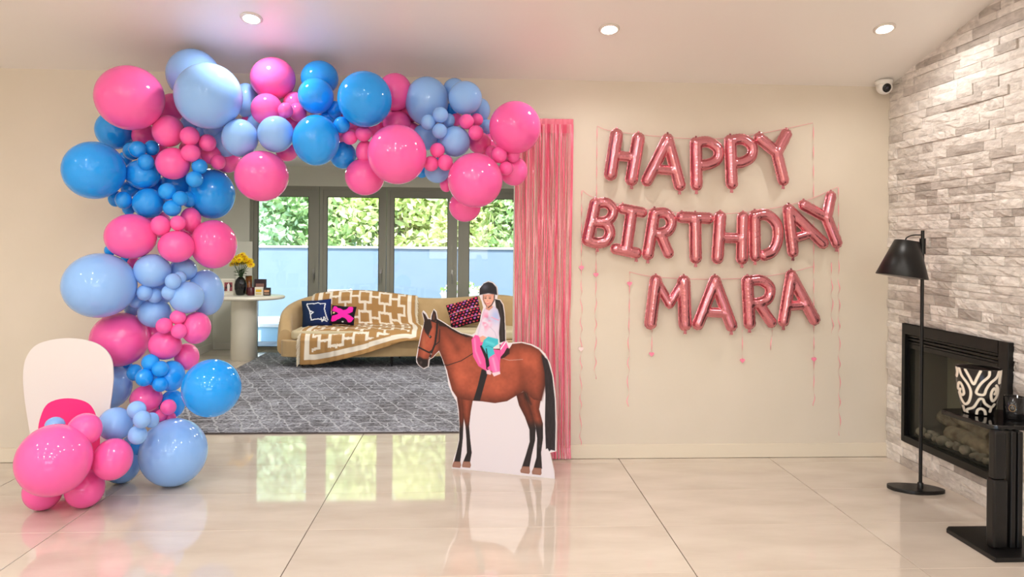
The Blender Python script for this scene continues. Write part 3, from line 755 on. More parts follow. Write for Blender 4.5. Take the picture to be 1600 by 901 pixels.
for k in range(15):
    r_ = random.Random(40+k); n = 34; pts = []; L = ctz-.04-cbz; w = r_.uniform(.005,.0095)
    ph, ph2 = r_.uniform(0,6), r_.uniform(0,6); vs = []; fs = []
    for i in range(n+1):
        t = i/n; a = .9*math.sin(t*r_.uniform(4.9,5.1)*2+ph)+.5*math.sin(t*17+ph2)
        x = .0035*math.sin(t*6+ph); y = .004*math.sin(t*5+ph2)
        if t > .985: y -= .02*(t-.985)/.015; x += r_.uniform(-.006,.006)
        z = ctz-.04-L*t
        vs += [(x-w/2*math.cos(a), y-w/2*math.sin(a), z), (x+w/2*math.cos(a), y+w/2*math.sin(a), z)]
    for i in range(n): fs.append((2*i,2*i+1,2*i+3,2*i+2))
    smesh.append(MB().add(vs, fs).mesh('strand', FOIL[k % 3]))
for k in range(70):
    x = -cw/2+.004+(cw-.008)*((k*.6180339)%1); 
    link('strand', smesh[k % 15], ct, (x, -.004-.012*((k*.37)%1), 0))

# ------------------------------------------------------------------ foil letter balloons
M_foil = mat('rose_gold_foil', (216,138,148), .16, .9)
nz_ = nd(M_foil, 'ShaderNodeTexNoise'); nz_.inputs['Scale'].default_value = 26; nz_.inputs['Detail'].default_value = 3
tc_ = nd(M_foil, 'ShaderNodeTexCoord'); lk(M_foil, tc_.outputs['Object'], nz_.inputs['Vector'])
bp_ = nd(M_foil, 'ShaderNodeBump'); bp_.inputs['Strength'].default_value = .22; bp_.inputs['Distance'].default_value = .012
lk(M_foil, nz_.outputs[0], bp_.inputs['Height']); lk(M_foil, bp_.outputs[0], bsdf(M_foil).inputs['Normal'])
LY = WY-.062
def z8(p): a = at(880+p[0]*.41071, 170+p[1]*.41071, LY); return (a.x, a.z)
def arc(*pts): return [tuple(p) for p in spline(pts, 5)]
LET = [
('H','HAPPY','first letter of HAPPY',[([(203,100),(180,248)],22),([(286,114),(260,268)],22),([(205,178),(262,184)],16)],None),
('A','HAPPY','second letter of HAPPY',[([(397,116),(319,272)],20),([(397,116),(443,290)],20),([(350,228),(430,236)],16)],None),
('P','HAPPY','first P of HAPPY',[([(505,131),(507,288)],21),(arc((505,131),(550,126),(588,152),(585,192),(548,212),(515,213)),18)],(547,170)),
('P','HAPPY','second P of HAPPY, beside the Y',[([(635,122),(641,283)],21),(arc((635,122),(682,116),(718,142),(714,182),(680,203),(650,205)),18)],(677,161)),
('Y','HAPPY','last letter of HAPPY',[([(746,112),(812,166)],20),([(848,98),(812,166)],20),([(812,166),(837,270)],20)],None),
('B','BIRTHDAY','first letter of BIRTHDAY',[([(122,362),(92,498)],20),(arc((122,362),(165,358),(190,385),(178,418),(150,430),(118,432)),17),(arc((118,430),(160,436),(178,468),(165,500),(130,510),(92,500)),18)],(148,440)),
('I','BIRTHDAY','second letter of BIRTHDAY',[([(260,392),(240,535)],20),([(226,380),(300,394)],17),([(200,532),(278,548)],18)],None),
('R','BIRTHDAY','third letter of BIRTHDAY',[([(347,398),(322,552)],20),(arc((347,398),(390,398),(412,430),(395,466),(345,474)),18),([(368,474),(400,548)],18)],(378,436)),
('T','BIRTHDAY','fourth letter of BIRTHDAY',[([(450,412),(552,416)],19),([(502,416),(504,565)],21)],None),
('H','BIRTHDAY','fifth letter of BIRTHDAY',[([(597,412),(587,566)],21),([(684,414),(680,568)],21),([(600,490),(678,492)],17)],None),
('D','BIRTHDAY','sixth letter of BIRTHDAY',[([(728,408),(730,558)],20),(arc((728,406),(775,404),(812,440),(815,500),(795,542),(765,556)),19)],(765,480)),
('A','BIRTHDAY','seventh letter of BIRTHDAY',[([(856,384),(874,542)],20),([(858,384),(988,510)],20),([(880,492),(932,476)],15)],None),
('Y','BIRTHDAY','last letter of BIRTHDAY',[([(914,366),(1002,414)],18),([(1018,334),(1002,414)],19),([(1002,414),(1040,508)],20)],None),
('M','MARA','first letter of MARA',[([(352,654),(332,815)],21),([(458,658),(464,818)],23),([(358,660),(405,742)],15),([(452,664),(405,742)],15)],None),
('A','MARA','second letter of MARA, beside the M',[([(577,654),(513,818)],20),([(577,654),(640,824)],20),([(545,772),(614,776)],16)],None),
('R','MARA','third letter of MARA',[([(700,656),(709,815)],21),(arc((700,656),(750,652),(786,680),(778,722),(742,738),(712,740)),18),([(742,738),(792,812)],18)],(745,696)),
('A','MARA','last letter of MARA',[([(867,634),(838,806)],20),([(867,634),(956,800)],20),([(852,750),(920,744)],16)],None),
]
sc8 = .41071*(LY/F_PX)*1.012
def letter_mesh(strokes, org, ring):
    st = [([(z8(p)[0]-org[0], z8(p)[1]-org[1]) for p in pts], r*sc8) for pts, r in strokes]
    xs_ = [p[0] for s, r in st for p in s]; zs_ = [p[1] for s, r in st for p in s]
    pad = .06; h = .0052; seam = .006
    gx = np.arange(min(xs_)-pad, max(xs_)+pad, h); gz = np.arange(min(zs_)-pad, max(zs_)+pad, h)
    def field(X, Z):
        hgt = np.zeros(X.shape); lev = np.full(X.shape, -1e9)
        acc = np.zeros(X.shape)
        for s, r in st:
            d = segd(X, Z, s)
            hs = np.sqrt(np.maximum(0, r*r-d*d))
            acc += hs**6
            lev = np.maximum(lev, r+seam+.0016*np.sin(np.arctan2(Z, X)*60)-d)
        hgt = acc**(1/6)
        # gathered creases along the seam
        e = np.clip(1-hgt/.03, 0, 1)
        cr = np.sin(X*230+np.sin(Z*90)*1.2)*np.sin(Z*210+1)
        if ring is not None:
            q = z8(ring); th = np.arctan2(Z-(q[1]-org[1]), X-(q[0]-org[0])); rr = np.hypot(Z-(q[1]-org[1]), X-(q[0]-org[0]))
            hgt = hgt*(1-.10*np.clip(1-rr/.13, 0, 1)*np.maximum(0, np.cos(th*11))**8)
        return hgt*(1+.10*e*cr), lev
    X, Z = np.meshgrid(gx, gz, indexing='ij'); Hh, Lv = field(X, Z)
    verts = []; vid = {}; faces = []
    def gv(i, j):
        k = (i, j)
        if k not in vid: vid[k] = len(verts); verts.append((X[i,j], Z[i,j], Hh[i,j]))
        return vid[k]
    def ev(a, b):
        k = (a, b) if a < b else (b, a)
        if k not in vid:
            la, lb = Lv[k[0]], Lv[k[1]]; t = la/(la-lb)
            vid[k] = len(verts); verts.append((X[k[0]]+(X[k[1]]-X[k[0]])*t, Z[k[0]]+(Z[k[1]]-Z[k[0]])*t, 0.0))
        return vid[k]
    ins = Lv > 0; any_ = ins[:-1,:-1]|ins[1:,:-1]|ins[1:,1:]|ins[:-1,1:]
    for i, j in zip(*np.where(any_)):
        cs = [(i,j),(i+1,j),(i+1,j+1),(i,j+1)]; poly = []
        for a in range(4):
            c0, c1 = cs[a], cs[(a+1) % 4]
            if ins[c0]: poly.append(gv(*c0))
            if ins[c0] != ins[c1]: poly.append(ev(c0, c1))
        if len(poly) >= 3: faces.append(poly)
    n = len(verts)
    vv = [(x, -hh-.0006, z) for x, z, hh in verts]+[(x, hh+.0006, z) for x, z, hh in verts]
    ff = [tuple(f) for f in faces]+[tuple(q+n for q in f[::-1]) for f in faces]
    return MB().add(vv, ff, True).mesh('foil_letter', M_foil)
def foil_tab(): return MB().add([(-.009,-.001,0),(.009,-.001,0),(.012,-.001,-.022),(.004,-.001,-.026),(-.006,-.001,-.022),(-.012,-.001,-.026),(-.009,.001,0),(.009,.001,0),(.012,.001,-.022),(.004,.001,-.026),(-.006,.001,-.022),(-.012,.001,-.026)],
    [(0,1,2,3,4,5),(11,10,9,8,7,6),(0,6,7,1),(1,7,8,2),(2,8,9,3),(3,9,10,4),(4,10,11,5),(5,11,6,0)]).mesh('valve_tab', M_foil)
TAB = foil_tab()
for ch, word, which, strokes, ring in LET:
    pts = [z8(p) for s, r in strokes for p in s]
    ox = sum(p[0] for p in pts)/len(pts); oz = (min(p[1] for p in pts)+max(p[1] for p in pts))/2
    me = letter_mesh(strokes, (ox, oz), ring)
    o = link('foil_letter_balloon', me, None, (ox, LY, oz))
    tag(o, 'rose gold foil letter %s balloon, %s' % (ch, which), 'balloon', 'foil letter balloons spelling HAPPY BIRTHDAY MARA')
    lowest = min(((z8(p), r) for s, r in strokes for p in s), key=lambda q: q[0][1])
    tb = link('valve_tab', TAB, o, (lowest[0][0]-ox, 0, lowest[0][1]-oz-lowest[1]*sc8-.004))
    # crimped tips of the seam
    for s, r in strokes[:2]:
        a = z8(s[0]); t2 = link('seam_tip', TAB, o, (a[0]-ox, 0, a[1]-oz+r*sc8+.002)); t2.rotation_euler = (0, PI, 0); t2.scale = (.6,1,.5)

# strings the letters hang on
M_rib = mat('pale_pink_ribbon', (250,168,178), .3, .2); M_heart = mat('pink_heart', (250,140,170), .35); M_hw = mat('white_heart', (250,225,225), .35)
def wall_pt(px, py, dy=.012): p = at(px, py, WY-dy); return p
for pts, lab in (([(933,197),(958,205),(1040,214),(1110,217),(1180,210),(1270,192)],'thin pink string holding up the word HAPPY'),
                 ([(910,297),(930,309),(1000,325),(1080,333),(1160,332),(1250,316),(1309,292)],'thin pink string holding up the word BIRTHDAY'),
                 ([(985,425),(1020,432),(1090,436),(1170,434),(1230,426),(1271,416)],'thin pink string holding up the word MARA')):
    P_ = [wall_pt(*p, .012) for p in spline(pts, 5)]
    MBo = MB().tube(P_, .0016, 6); tag(MBo.build('hanging_string', M_rib), lab, 'string', 'strings of the letter banner')
hm = []
for i in range(24):
    t = 2*PI*i/24; hm.append((.0011*16*math.sin(t)**3, .0011*(13*math.cos(t)-5*math.cos(2*t)-2*math.cos(3*t)-math.cos(4*t))))
HEART = {k: flat(hm, -.003, .003).mesh('heart', m) for k, m in (('p', M_heart), ('w', M_hw))}
def streamer(x, y0, y1, curl, hearts, lab, x2=None):
    x2 = x2 or x; n = 120; pts = []
    for i in range(n+1):
        t = i/n; py = y0+(y1-y0)*t; px = x+(x2-x)*t
        a = 0 if py < curl else min(1, (py-curl)/40)
        q = wall_pt(px, py, .010+.006*a); w = (py-y0)*.21+.6*math.sin(py*.11)
        pts.append(q+Vector((.007*a*math.sin(w), -.004*a*math.cos(w), 0)))
    vs = []; 
    for i, p in enumerate(pts):
        w = (y0+(y1-y0)*i/n)*.21; s_ = Vector((.0032*(.55+.45*math.cos(w)), .0012*math.sin(w), 0)); vs += [p-s_, p+s_]
    t = MB().add(vs, [(2*i,2*i+1,2*i+3,2*i+2) for i in range(n)]).build('curling_ribbon', M_rib)
    tag(t, lab, 'ribbon', 'pink ribbons hanging down the wall')
    for (py, c) in hearts:
        px = x+(x2-x)*(py-y0)/(y1-y0); p = wall_pt(px, py, .022)
        h = link('heart', HEART[c], t, p); h['label'] = 'small %s heart charm' % ('pink' if c == 'p' else 'white')
streamer(909, 298, 706, 430, [(418,'p'),(545,'w')], 'longest pink ribbon next to the fringe curtain, with two heart charms', 907)
streamer(933, 198, 592, 440, [(429,'p')], 'pink ribbon with one heart passing left of the letter B', 930)
streamer(984, 424, 635, 500, [(443,'p')], 'curling pink ribbon with one heart left of the letter M', 981)
streamer(1019, 515, 556, 600, [(553,'p')], 'short pink ribbon with a heart under the letter M', 1018)
streamer(1160, 515, 566, 600, [(563,'p')], 'short pink ribbon with a heart under the letter R of MARA')
streamer(1207, 515, 547, 520, [], 'short curled pink ribbon without a heart under MARA', 1204)
streamer(1271, 193, 634, 590, [(561,'p')], 'long pink ribbon with a heart at the right of MARA', 1272)
streamer(1299, 410, 522, 415, [], 'short pink ribbon hanging below the Y of BIRTHDAY', 1301)
streamer(1310, 293, 680, 400, [], 'rightmost long curling pink ribbon on the wall', 1312)
# ------------------------------------------------------------------ security camera
dcp = at(1381, 128, WY-.09)
cz = ceil_z(dcp.y)
dc = thing('security_camera', 'white dome security camera at the ceiling corner', 'security camera', (dcp.x, dcp.y, cz))
MB().lathe([(.0,.0),(.058,.0),(.060,-.012),(.056,-.03),(.05,-.036),(0,-.036)], 32).build('mount', M_white, dc)
b_ = MB().lathe([(0,.05),(.025,.046),(.042,.032),(.05,.01),(.05,-.01),(.044,-.028),(.036,-.036),(.033,-.034)], 32).build('housing', M_white, dc, (-.004,-.012,-.05))
b_.rotation_euler = (math.radians(-72), 0, 0)
l_ = MB().lathe([(.034,-.03),(.030,-.036),(.018,-.042),(0,-.044)], 28).build('lens', M_gblack, b_)
MB().lathe([(.012,-.043),(.009,-.0455),(0,-.046)], 16).build('inner_lens', mat('lens_glass', (50,50,60), .05), b_)

# ------------------------------------------------------------------ floor lamp
bc = gnd(1430, 766)
lp = thing('floor_lamp', 'black floor lamp with a conical shade in front of the stone wall', 'lamp', bc)
pb = gnd(1438, 768)-bc
bs = spline([(-.15,.05),(-.12,.085),(-.02,.085),(.09,.055),(.15,-.005),(.15,-.06),(.06,-.085),(-.05,-.075),(-.135,-.01),(-.15,.05)], 6)[:-1]
MB().prism([(p[0], p[1]) for p in bs][::-1], 0, .022).build('base', M_black, lp, bevel=.004)
ptop = at(1435, 360, bc.y).z
MB().lathe([(.017,.02),(.017,.055),(.011,.06)], 16, (pb.x, pb.y, 0)).build('collar', M_black, lp)
MB().lathe([(.0105,.055),(.0105,ptop)], 16, (pb.x, pb.y, 0)).build('pole', M_black, lp)
sb, stp_ = at(1409, 432, bc.y), at(1417, 376, bc.y)
k = (bc-CAMP).dot(FWD)/F_PX
r0, r1 = 38*k*.97, 18*k*.97; ax = (stp_-sb)
sh = MB().lathe([(r0,0),(r0+.001,.002),(r1,ax.length),(r1*.2,ax.length+.001),(r1*.2,ax.length-.002),(r1-.004,ax.length-.003),(r0-.003,.002)], 40)
M_shade = mat('black_metal_shade', (22,21,21), .36, .3)
so = sh.build('shade', M_shade, lp, sb-bc); so.rotation_euler = ax.to_track_quat('Z', 'Y').to_euler()
pp_ = Vector((pb.x, pb.y, 0)); tp = stp_-bc
MB().tube(spline([tp+Vector((-.01,0,-.0)), tp+Vector((.0,0,.02)), tp+Vector((.04,0,.035)), pp_+Vector((0,0,tp.z+.036))], 5), .004, 8).build('cord', M_black, lp)
MB().tube([tp+Vector((0,0,-.03)), pp_+Vector((0,0,tp.z-.03))], .006, 8).lathe([(.018,-.05),(.018,.045)], 16, (pb.x, pb.y, tp.z-.03)).build('bracket', M_black, lp)
MB().lathe([(0,-.06),(.02,-.055),(.03,-.03),(.022,0),(.014,.02),(.014,.05)], 16, tuple(sb-bc+Vector((.008,0,.1)))).build('bulb', mat('frosted_bulb', (230,225,215), .4), lp)

# ------------------------------------------------------------------ side table, vase, candle
f0, f1 = gnd(1548, 879), gnd(1479, 828)
TX0, TY0, TY1 = (f0.x+f1.x)/2, f0.y, f1.y
st = thing('side_table', 'black side table with two posts by the fireplace', 'side table', (TX0+.17, (TY0+TY1)/2, 0))
hx, hy = .17, (TY1-TY0)/2
MB().prism([(-hx,-hy),(hx,-hy),(hx,hy),(-hx+.03,hy),(-hx,hy-.03)], 0, .022).build('base', M_black, st, bevel=.004)
c1 = gnd(1557, 861)-st.location; c2 = gnd(1581, 860)-st.location
tpz = .618
MB().prism([(c1.x-.037,c1.y-.03),(c1.x+.037,c1.y-.03),(c1.x+.037,c1.y+.03),(c1.x-.037,c1.y+.03)], .022, .36).build('lower_post', M_black, st, bevel=.012, seg=3)
MB().prism([(c1.x-.030,c1.y-.024),(c1.x+.030,c1.y-.024),(c1.x+.030,c1.y+.024),(c1.x-.030,c1.y+.024)], .36, tpz-.022).build('upper_post', M_black, st, bevel=.01, seg=3)
for dx_ in (-.018, .018):
    MB().prism([(c2.x+dx_-.014,c2.y-.03),(c2.x+dx_+.014,c2.y-.03),(c2.x+dx_+.014,c2.y+.03),(c2.x+dx_-.014,c2.y+.03)], .022, tpz-.022).build('rear_post', M_black, st, bevel=.006)
q0, q1 = gnd(1548, 664, tpz)-st.location, gnd(1474, 640, tpz)-st.location
top = spline([(q0.x-.005,q0.y+.02),(q0.x+.05,q0.y-.012),(q0.x+.2,q0.y-.018),(q0.x+.36,q0.y+.0),(q0.x+.37,q0.y+.2),(q0.x+.34,q1.y-.02),(q0.x+.2,q1.y+.03),(q1.x+.05,q1.y+.035),(q1.x-.005,q1.y+.01),(q1.x-.005,q1.y-.03),(q0.x-.012,q0.y+.1),(q0.x-.005,q0.y+.02)], 5)[:-1]
MB().prism([(p[0], p[1]) for p in top], tpz-.024, tpz).build('table_top', M_gblack, st, bevel=.004)

vb = gnd(1528, 645, tpz); k = (vb-CAMP).dot(FWD)/F_PX
va = thing('vase', 'tapered black vase with cream maze stripes on the side table', 'vase', vb)
R0, R1, VH = 20.5*k, 31*k, 70*k
prof = [(0,.002),(R0*.9,.0),(R0,.004)]
for i in range(1, 91):
    t = i/90; prof.append((R0+(R1-R0)*(math.sin(t*PI/2)**.85), .004+VH*t))
n = 260; Pv = np.zeros((n+1, len(prof), 3))
for i in range(n+1):
    a = 2*PI*i/n
    for j, (r, z) in enumerate(prof): Pv[i,j] = (r*math.cos(a), r*math.sin(a), z)
me = grid_mesh(Pv, m=attr_mat('glazed_maze', .12, .5), name='vase_body')
A0 = math.atan2(-vb.y, -vb.x)          # side towards the viewer
VA = np.arctan2(Pv[...,1], Pv[...,0])-A0; VR = np.hypot(Pv[...,0], Pv[...,1])
QX = 370+237*VR/R1*np.sin(VA); QY = 655-505*Pv[...,2]/VH
bands = [[(192,380),(186,415),(205,448),(229,420),(216,352),(192,310),(172,326),(166,390)], [(150,150),(160,200),(150,250)],
    [(178,150),(205,225),(262,300),(294,370),(296,440),(276,515),(240,545),(205,500),(180,430)],
    [(240,150),(285,230),(325,300),(355,235),(392,150)],
    [(480,150),(472,205),(410,270),(372,330),(352,392),(385,412),(430,405),(450,345),(490,275),(550,215),(572,150)], [(597,150),(580,230),(578,280)],
    [(532,400),(546,372),(528,335),(503,375),(497,430),(512,478),(540,455),(560,400),(562,340),(548,305)],
    [(270,660),(262,605),(325,565),(362,500),(385,462),(418,462),(440,510),(500,550),(530,520)], [(500,550),(488,600)],
    [(355,660),(364,595),(400,570),(436,595),(446,660)], [(222,575),(236,630)]]
dd = np.full(QX.shape, 1e9)
for b_l in bands: dd = np.minimum(dd, segd(QX, QY, [tuple(p) for p in spline(b_l, 4)]))
wh = np.clip((13.5-dd)/4+.5, 0, 1)[..., None]*(Pv[...,2:3] > .004)
cx = (np.array((.82,.74,.62))*wh+np.array((.006,.005,.005))*(1-wh)).reshape(-1,3)
set_col(me, np.array(cx)); link('vase_body', me, va)
MB().lathe([(R1,VH+.004),(R1-.004,VH+.006),(R1-.008,VH),(R1*.8,VH*.5),(R0*.8,.02),(0,.015)], 48).build('inner_wall', M_gblack, va)
cb = gnd(1584, 653, tpz); k = (cb-CAMP).dot(FWD)/F_PX; cr_, chh = 14*k, 34*k
cn = thing('candle_jar', 'black candle jar with a round gold emblem beside the vase', 'candle', cb)
MB().lathe([(0,0),(cr_*.95,0),(cr_,.004),(cr_,chh),(cr_-.004,chh+.001),(cr_-.005,chh*.72),(0,chh*.7)], 40).build('jar', mat('black_glass_jar', (18,17,18), .12), cn)
MB().lathe([(0,chh*.7),(cr_-.0055,chh*.7),(cr_-.0055,chh*.72),(0,chh*.72)], 32).build('wax', mat('dark_wax', (60,48,44), .5), cn)
ang = math.atan2(-cb.y, -cb.x)-.15
em = []
for i in range(33):
    a = 2*PI*i/32; em.append((cr_+.0008, .014*math.cos(a), chh*.52+.017*math.sin(a)))
def wrap(p): a = p[1]/cr_; return Vector((p[0]*math.cos(a), p[0]*math.sin(a), p[2]))
e_ = MB().tube([wrap(p) for p in em], .0011, 6, cap=False).build('gold_emblem', mat('gold_ink', (196,160,110), .35, .7), cn); e_.rotation_euler = (0,0,ang)
eb_ = MB()
for rr, zz in ((.006,.004),(.008,0),(.006,-.004)):
    eb_.tube([wrap((cr_+.0008, -rr+2*rr*i/8, chh*.52+zz)) for i in range(9)], .0007, 5)
e2 = eb_.build('emblem_lines', mat('silver_ink', (170,165,155), .4, .5), cn); e2.rotation_euler = (0,0,ang)

# ------------------------------------------------------------------ rug
RX0, RX1, RY0, RY1 = -2.76, 1.9, 5.62, 9.62
M_rug = mat('woven_rug', (140,140,148), .95, 0, .1)
tc = nd(M_rug, 'ShaderNodeTexCoord')
def lines(scale, rot, w, off=.5):
    mp = nd(M_rug, 'ShaderNodeMapping'); mp.inputs['Rotation'].default_value = (0,0,rot)
    lk(M_rug, tc.outputs['Object'], mp.inputs[0])
    br = nd(M_rug, 'ShaderNodeTexBrick'); br.offset = off; br.inputs['Scale'].default_value = scale
    br.inputs['Mortar Size'].default_value = w; br.inputs['Color1'].default_value = (0,0,0,1); br.inputs['Color2'].default_value = (.12,.12,.12,1); br.inputs['Mortar'].default_value = (1,1,1,1)
    br.inputs['Brick Width'].default_value = .62; br.inputs['Row Height'].default_value = .22
    nn = nd(M_rug, 'ShaderNodeTexNoise'); nn.inputs['Scale'].default_value = 5
    lk(M_rug, mp.outputs[0], nn.inputs['Vector'])
    vm = nd(M_rug, 'ShaderNodeVectorMath', operation='MULTIPLY_ADD'); vm.inputs[1].default_value = (.14,.10,0)
    lk(M_rug, nn.outputs['Color'], vm.inputs[0]); lk(M_rug, mp.outputs[0], vm.inputs[2]); lk(M_rug, vm.outputs[0], br.inputs['Vector'])
    return br.outputs['Color']
l1, l2 = lines(1.7, 0, .012), lines(1.3, math.radians(64), .010)
nb = nd(M_rug, 'ShaderNodeTexNoise'); nb.inputs['Scale'].default_value = 1.8; nb.inputs['Detail'].default_value = 5; lk(M_rug, tc.outputs['Object'], nb.inputs['Vector'])
nf = nd(M_rug, 'ShaderNodeTexNoise'); nf.inputs['Scale'].default_value = 26; nf.inputs['Detail'].default_value = 6; nf.inputs['Distortion'].default_value = 1.5; lk(M_rug, tc.outputs['Object'], nf.inputs['Vector'])
ad = nd(M_rug, 'ShaderNodeMix', data_type='RGBA', blend_type='LIGHTEN'); ad.inputs[0].default_value = 1; lk(M_rug, l1, ad.inputs[6]); lk(M_rug, l2, ad.inputs[7])
rp1 = nd(M_rug, 'ShaderNodeValToRGB'); e = rp1.color_ramp.elements; e[0].position = .36; e[0].color = (*s2l((84,82,88)),1); e[1].position = .64; e[1].color = (*s2l((168,170,180)),1)
lk(M_rug, nf.outputs[0], rp1.inputs[0])
rp2 = nd(M_rug, 'ShaderNodeValToRGB'); e = rp2.color_ramp.elements; e[0].position = .38; e[0].color = (.42,.39,.38,1); e[1].position = .62; e[1].color = (1,1,1,1)
lk(M_rug, nb.outputs[0], rp2.inputs[0])
m1 = nd(M_rug, 'ShaderNodeMix', data_type='RGBA', blend_type='MULTIPLY'); m1.inputs[0].default_value = .85; lk(M_rug, rp1.outputs[0], m1.inputs[6]); lk(M_rug, rp2.outputs[0], m1.inputs[7])
m2 = nd(M_rug, 'ShaderNodeMix', data_type='RGBA'); lk(M_rug, m1.outputs[2], m2.inputs[6]); m2.inputs[7].default_value = (*s2l((206,206,212)),1)
sc_ = nd(M_rug, 'ShaderNodeMath', operation='MULTIPLY'); sc_.inputs[1].default_value = .42; lk(M_rug, ad.outputs[2], sc_.inputs[0]); lk(M_rug, sc_.outputs[0], m2.inputs[0])
lk(M_rug, m2.outputs[2], bsdf(M_rug).inputs['Base Color'])
bp = nd(M_rug, 'ShaderNodeBump'); bp.inputs['Strength'].default_value = .5; bp.inputs['Distance'].default_value = .01; lk(M_rug, nf.outputs[0], bp.inputs['Height']); lk(M_rug, bp.outputs[0], bsdf(M_rug).inputs['Normal'])
rug = thing('rug', 'large grey patterned woven rug under the sofa', 'rug', ((RX0+RX1)/2, (RY0+RY1)/2, 0))
a_, b2 = (RX1-RX0)/2, (RY1-RY0)/2
MB().box(-a_, a_, -b2, b2, .001, .016).build('pile', M_rug, rug, bevel=.004)
bt = MB()
for s in (-1, 1): bt.box(-a_, a_, s*b2-.006, s*b2+.006, .001, .012); bt.box(s*a_-.006, s*a_+.006, -b2, b2, .001, .012)
bt.build('binding', mat('rug_binding', (92,84,82), .9), rug)

# ------------------------------------------------------------------ sofa
RZ = .016
M_sofa = noisy(mat('tan_velvet', (188,160,118), .8, 0, .2, Sheen_Weight=.3), (176,148,106), 4, bump=.05, bscale=300)
M_seat = noisy(mat('seat_fabric', (206,192,160), .8, 0, .2), (198,183,150), 4)
M_leg = mat('black_wood_leg', (24,20,18), .35)
so = thing('sofa', 'curved tan sofa with a wavy back in the far room', 'sofa', (-.85, 9.0, RZ))
def rel(x, y, z): return (x+.85, y-9.0, z-RZ)
path = [(-2.235,8.55,.46),(-2.27,8.68,.60),(-2.285,8.85,.69),(-2.22,9.06,.76),(-2.05,9.2,.815),(-1.75,9.26,.855),(-1.4,9.28,.86),(-1.05,9.28,.825),(-.7,9.27,.79),(-.4,9.27,.785),(-.05,9.27,.81),(.3,9.25,.835),(.55,9.17,.81),(.66,8.98,.74),(.67,8.8,.66),(.64,8.62,.5)]
sp = spline(path, 6); sec = []
N = len(sp); rings = []
for i, p in enumerate(sp):
    t = (sp[min(i+1,N-1)]-sp[max(i-1,0)])[:2]; t = t/np.linalg.norm(t); nrm = np.array((t[1], -t[0]))   # towards the inside
    th = .085; zt = p[2]; zb = .155
    cs = []
    for (o_, zz) in ((-1,zb),(-1.06,zb+.1),(-1.0,zb+(zt-zb)*.55),(-.85,zt-.05),(-.5,zt-.012),(0,zt),(.5,zt-.015),(.85,zt-.055),(1.0,zb+(zt-zb)*.6),(1.1,zb+.24),(1.1,zb)):
        cs.append(rel(p[0]+nrm[0]*th*o_, p[1]+nrm[1]*th*o_, zz))
    rings.append(cs)
Pn = np.array(rings); m_ = Pn.shape[1]; vs = [tuple(q) for r_ in rings for q in r_]
fs = [(i*m_+j, i*m_+(j+1) % m_, (i+1)*m_+(j+1) % m_, (i+1)*m_+j) for i in range(N-1) for j in range(m_)]
mb = MB().add(vs, fs, True)
for e_i in (0, N-1):
    mb.add(rings[e_i], [tuple(range(m_)) if e_i == 0 else tuple(range(m_))[::-1]])
bk = mb.build('back', M_sofa, so); sm_ = bk.modifiers.new('soft', 'SUBSURF'); sm_.levels = 1; sm_.render_levels = 1
front = spline([(-2.30,8.62),(-2.2,8.47),(-1.7,8.44),(-1.2,8.47),(-.7,8.52),(-.2,8.53),(.3,8.5),(.62,8.52),(.70,8.66)], 6)
inner = [(p[0], p[1]) for p in sp][::-1]
fp_ = [(p[0], p[1]) for p in front]+inner[3:-3]
MB().prism([rel(x, y, 0)[:2] for x, y in fp_], .14-RZ, .335-RZ).build('base', M_sofa, so, bevel=.012, seg=3)
cf = spline([(-2.16,8.64),(-2.12,8.50),(-1.7,8.475),(-1.2,8.505),(-.7,8.555),(-.2,8.565),(.3,8.535),(.52,8.56),(.58,8.66)], 6)
cp = [(p[0], p[1]) for p in cf]+[(.56,9.05),(.4,9.16),(-.4,9.17),(-1.4,9.18),(-2.0,9.1),(-2.16,8.95)]
MB().prism([rel(x, y, 0)[:2] for x, y in cp], .337-RZ, .445-RZ).build('seat_cushion', M_seat, so, bevel=.03, seg=4)
for lx, ly in ((-2.04,8.58),(-.98,8.58),(.45,8.62),(-2.0,9.18),(-.95,9.2),(.4,9.12)):
    MB().lathe([(.011,0),(.02,.14-RZ)], 14, rel(lx, ly, RZ)).build('leg', M_leg, so)

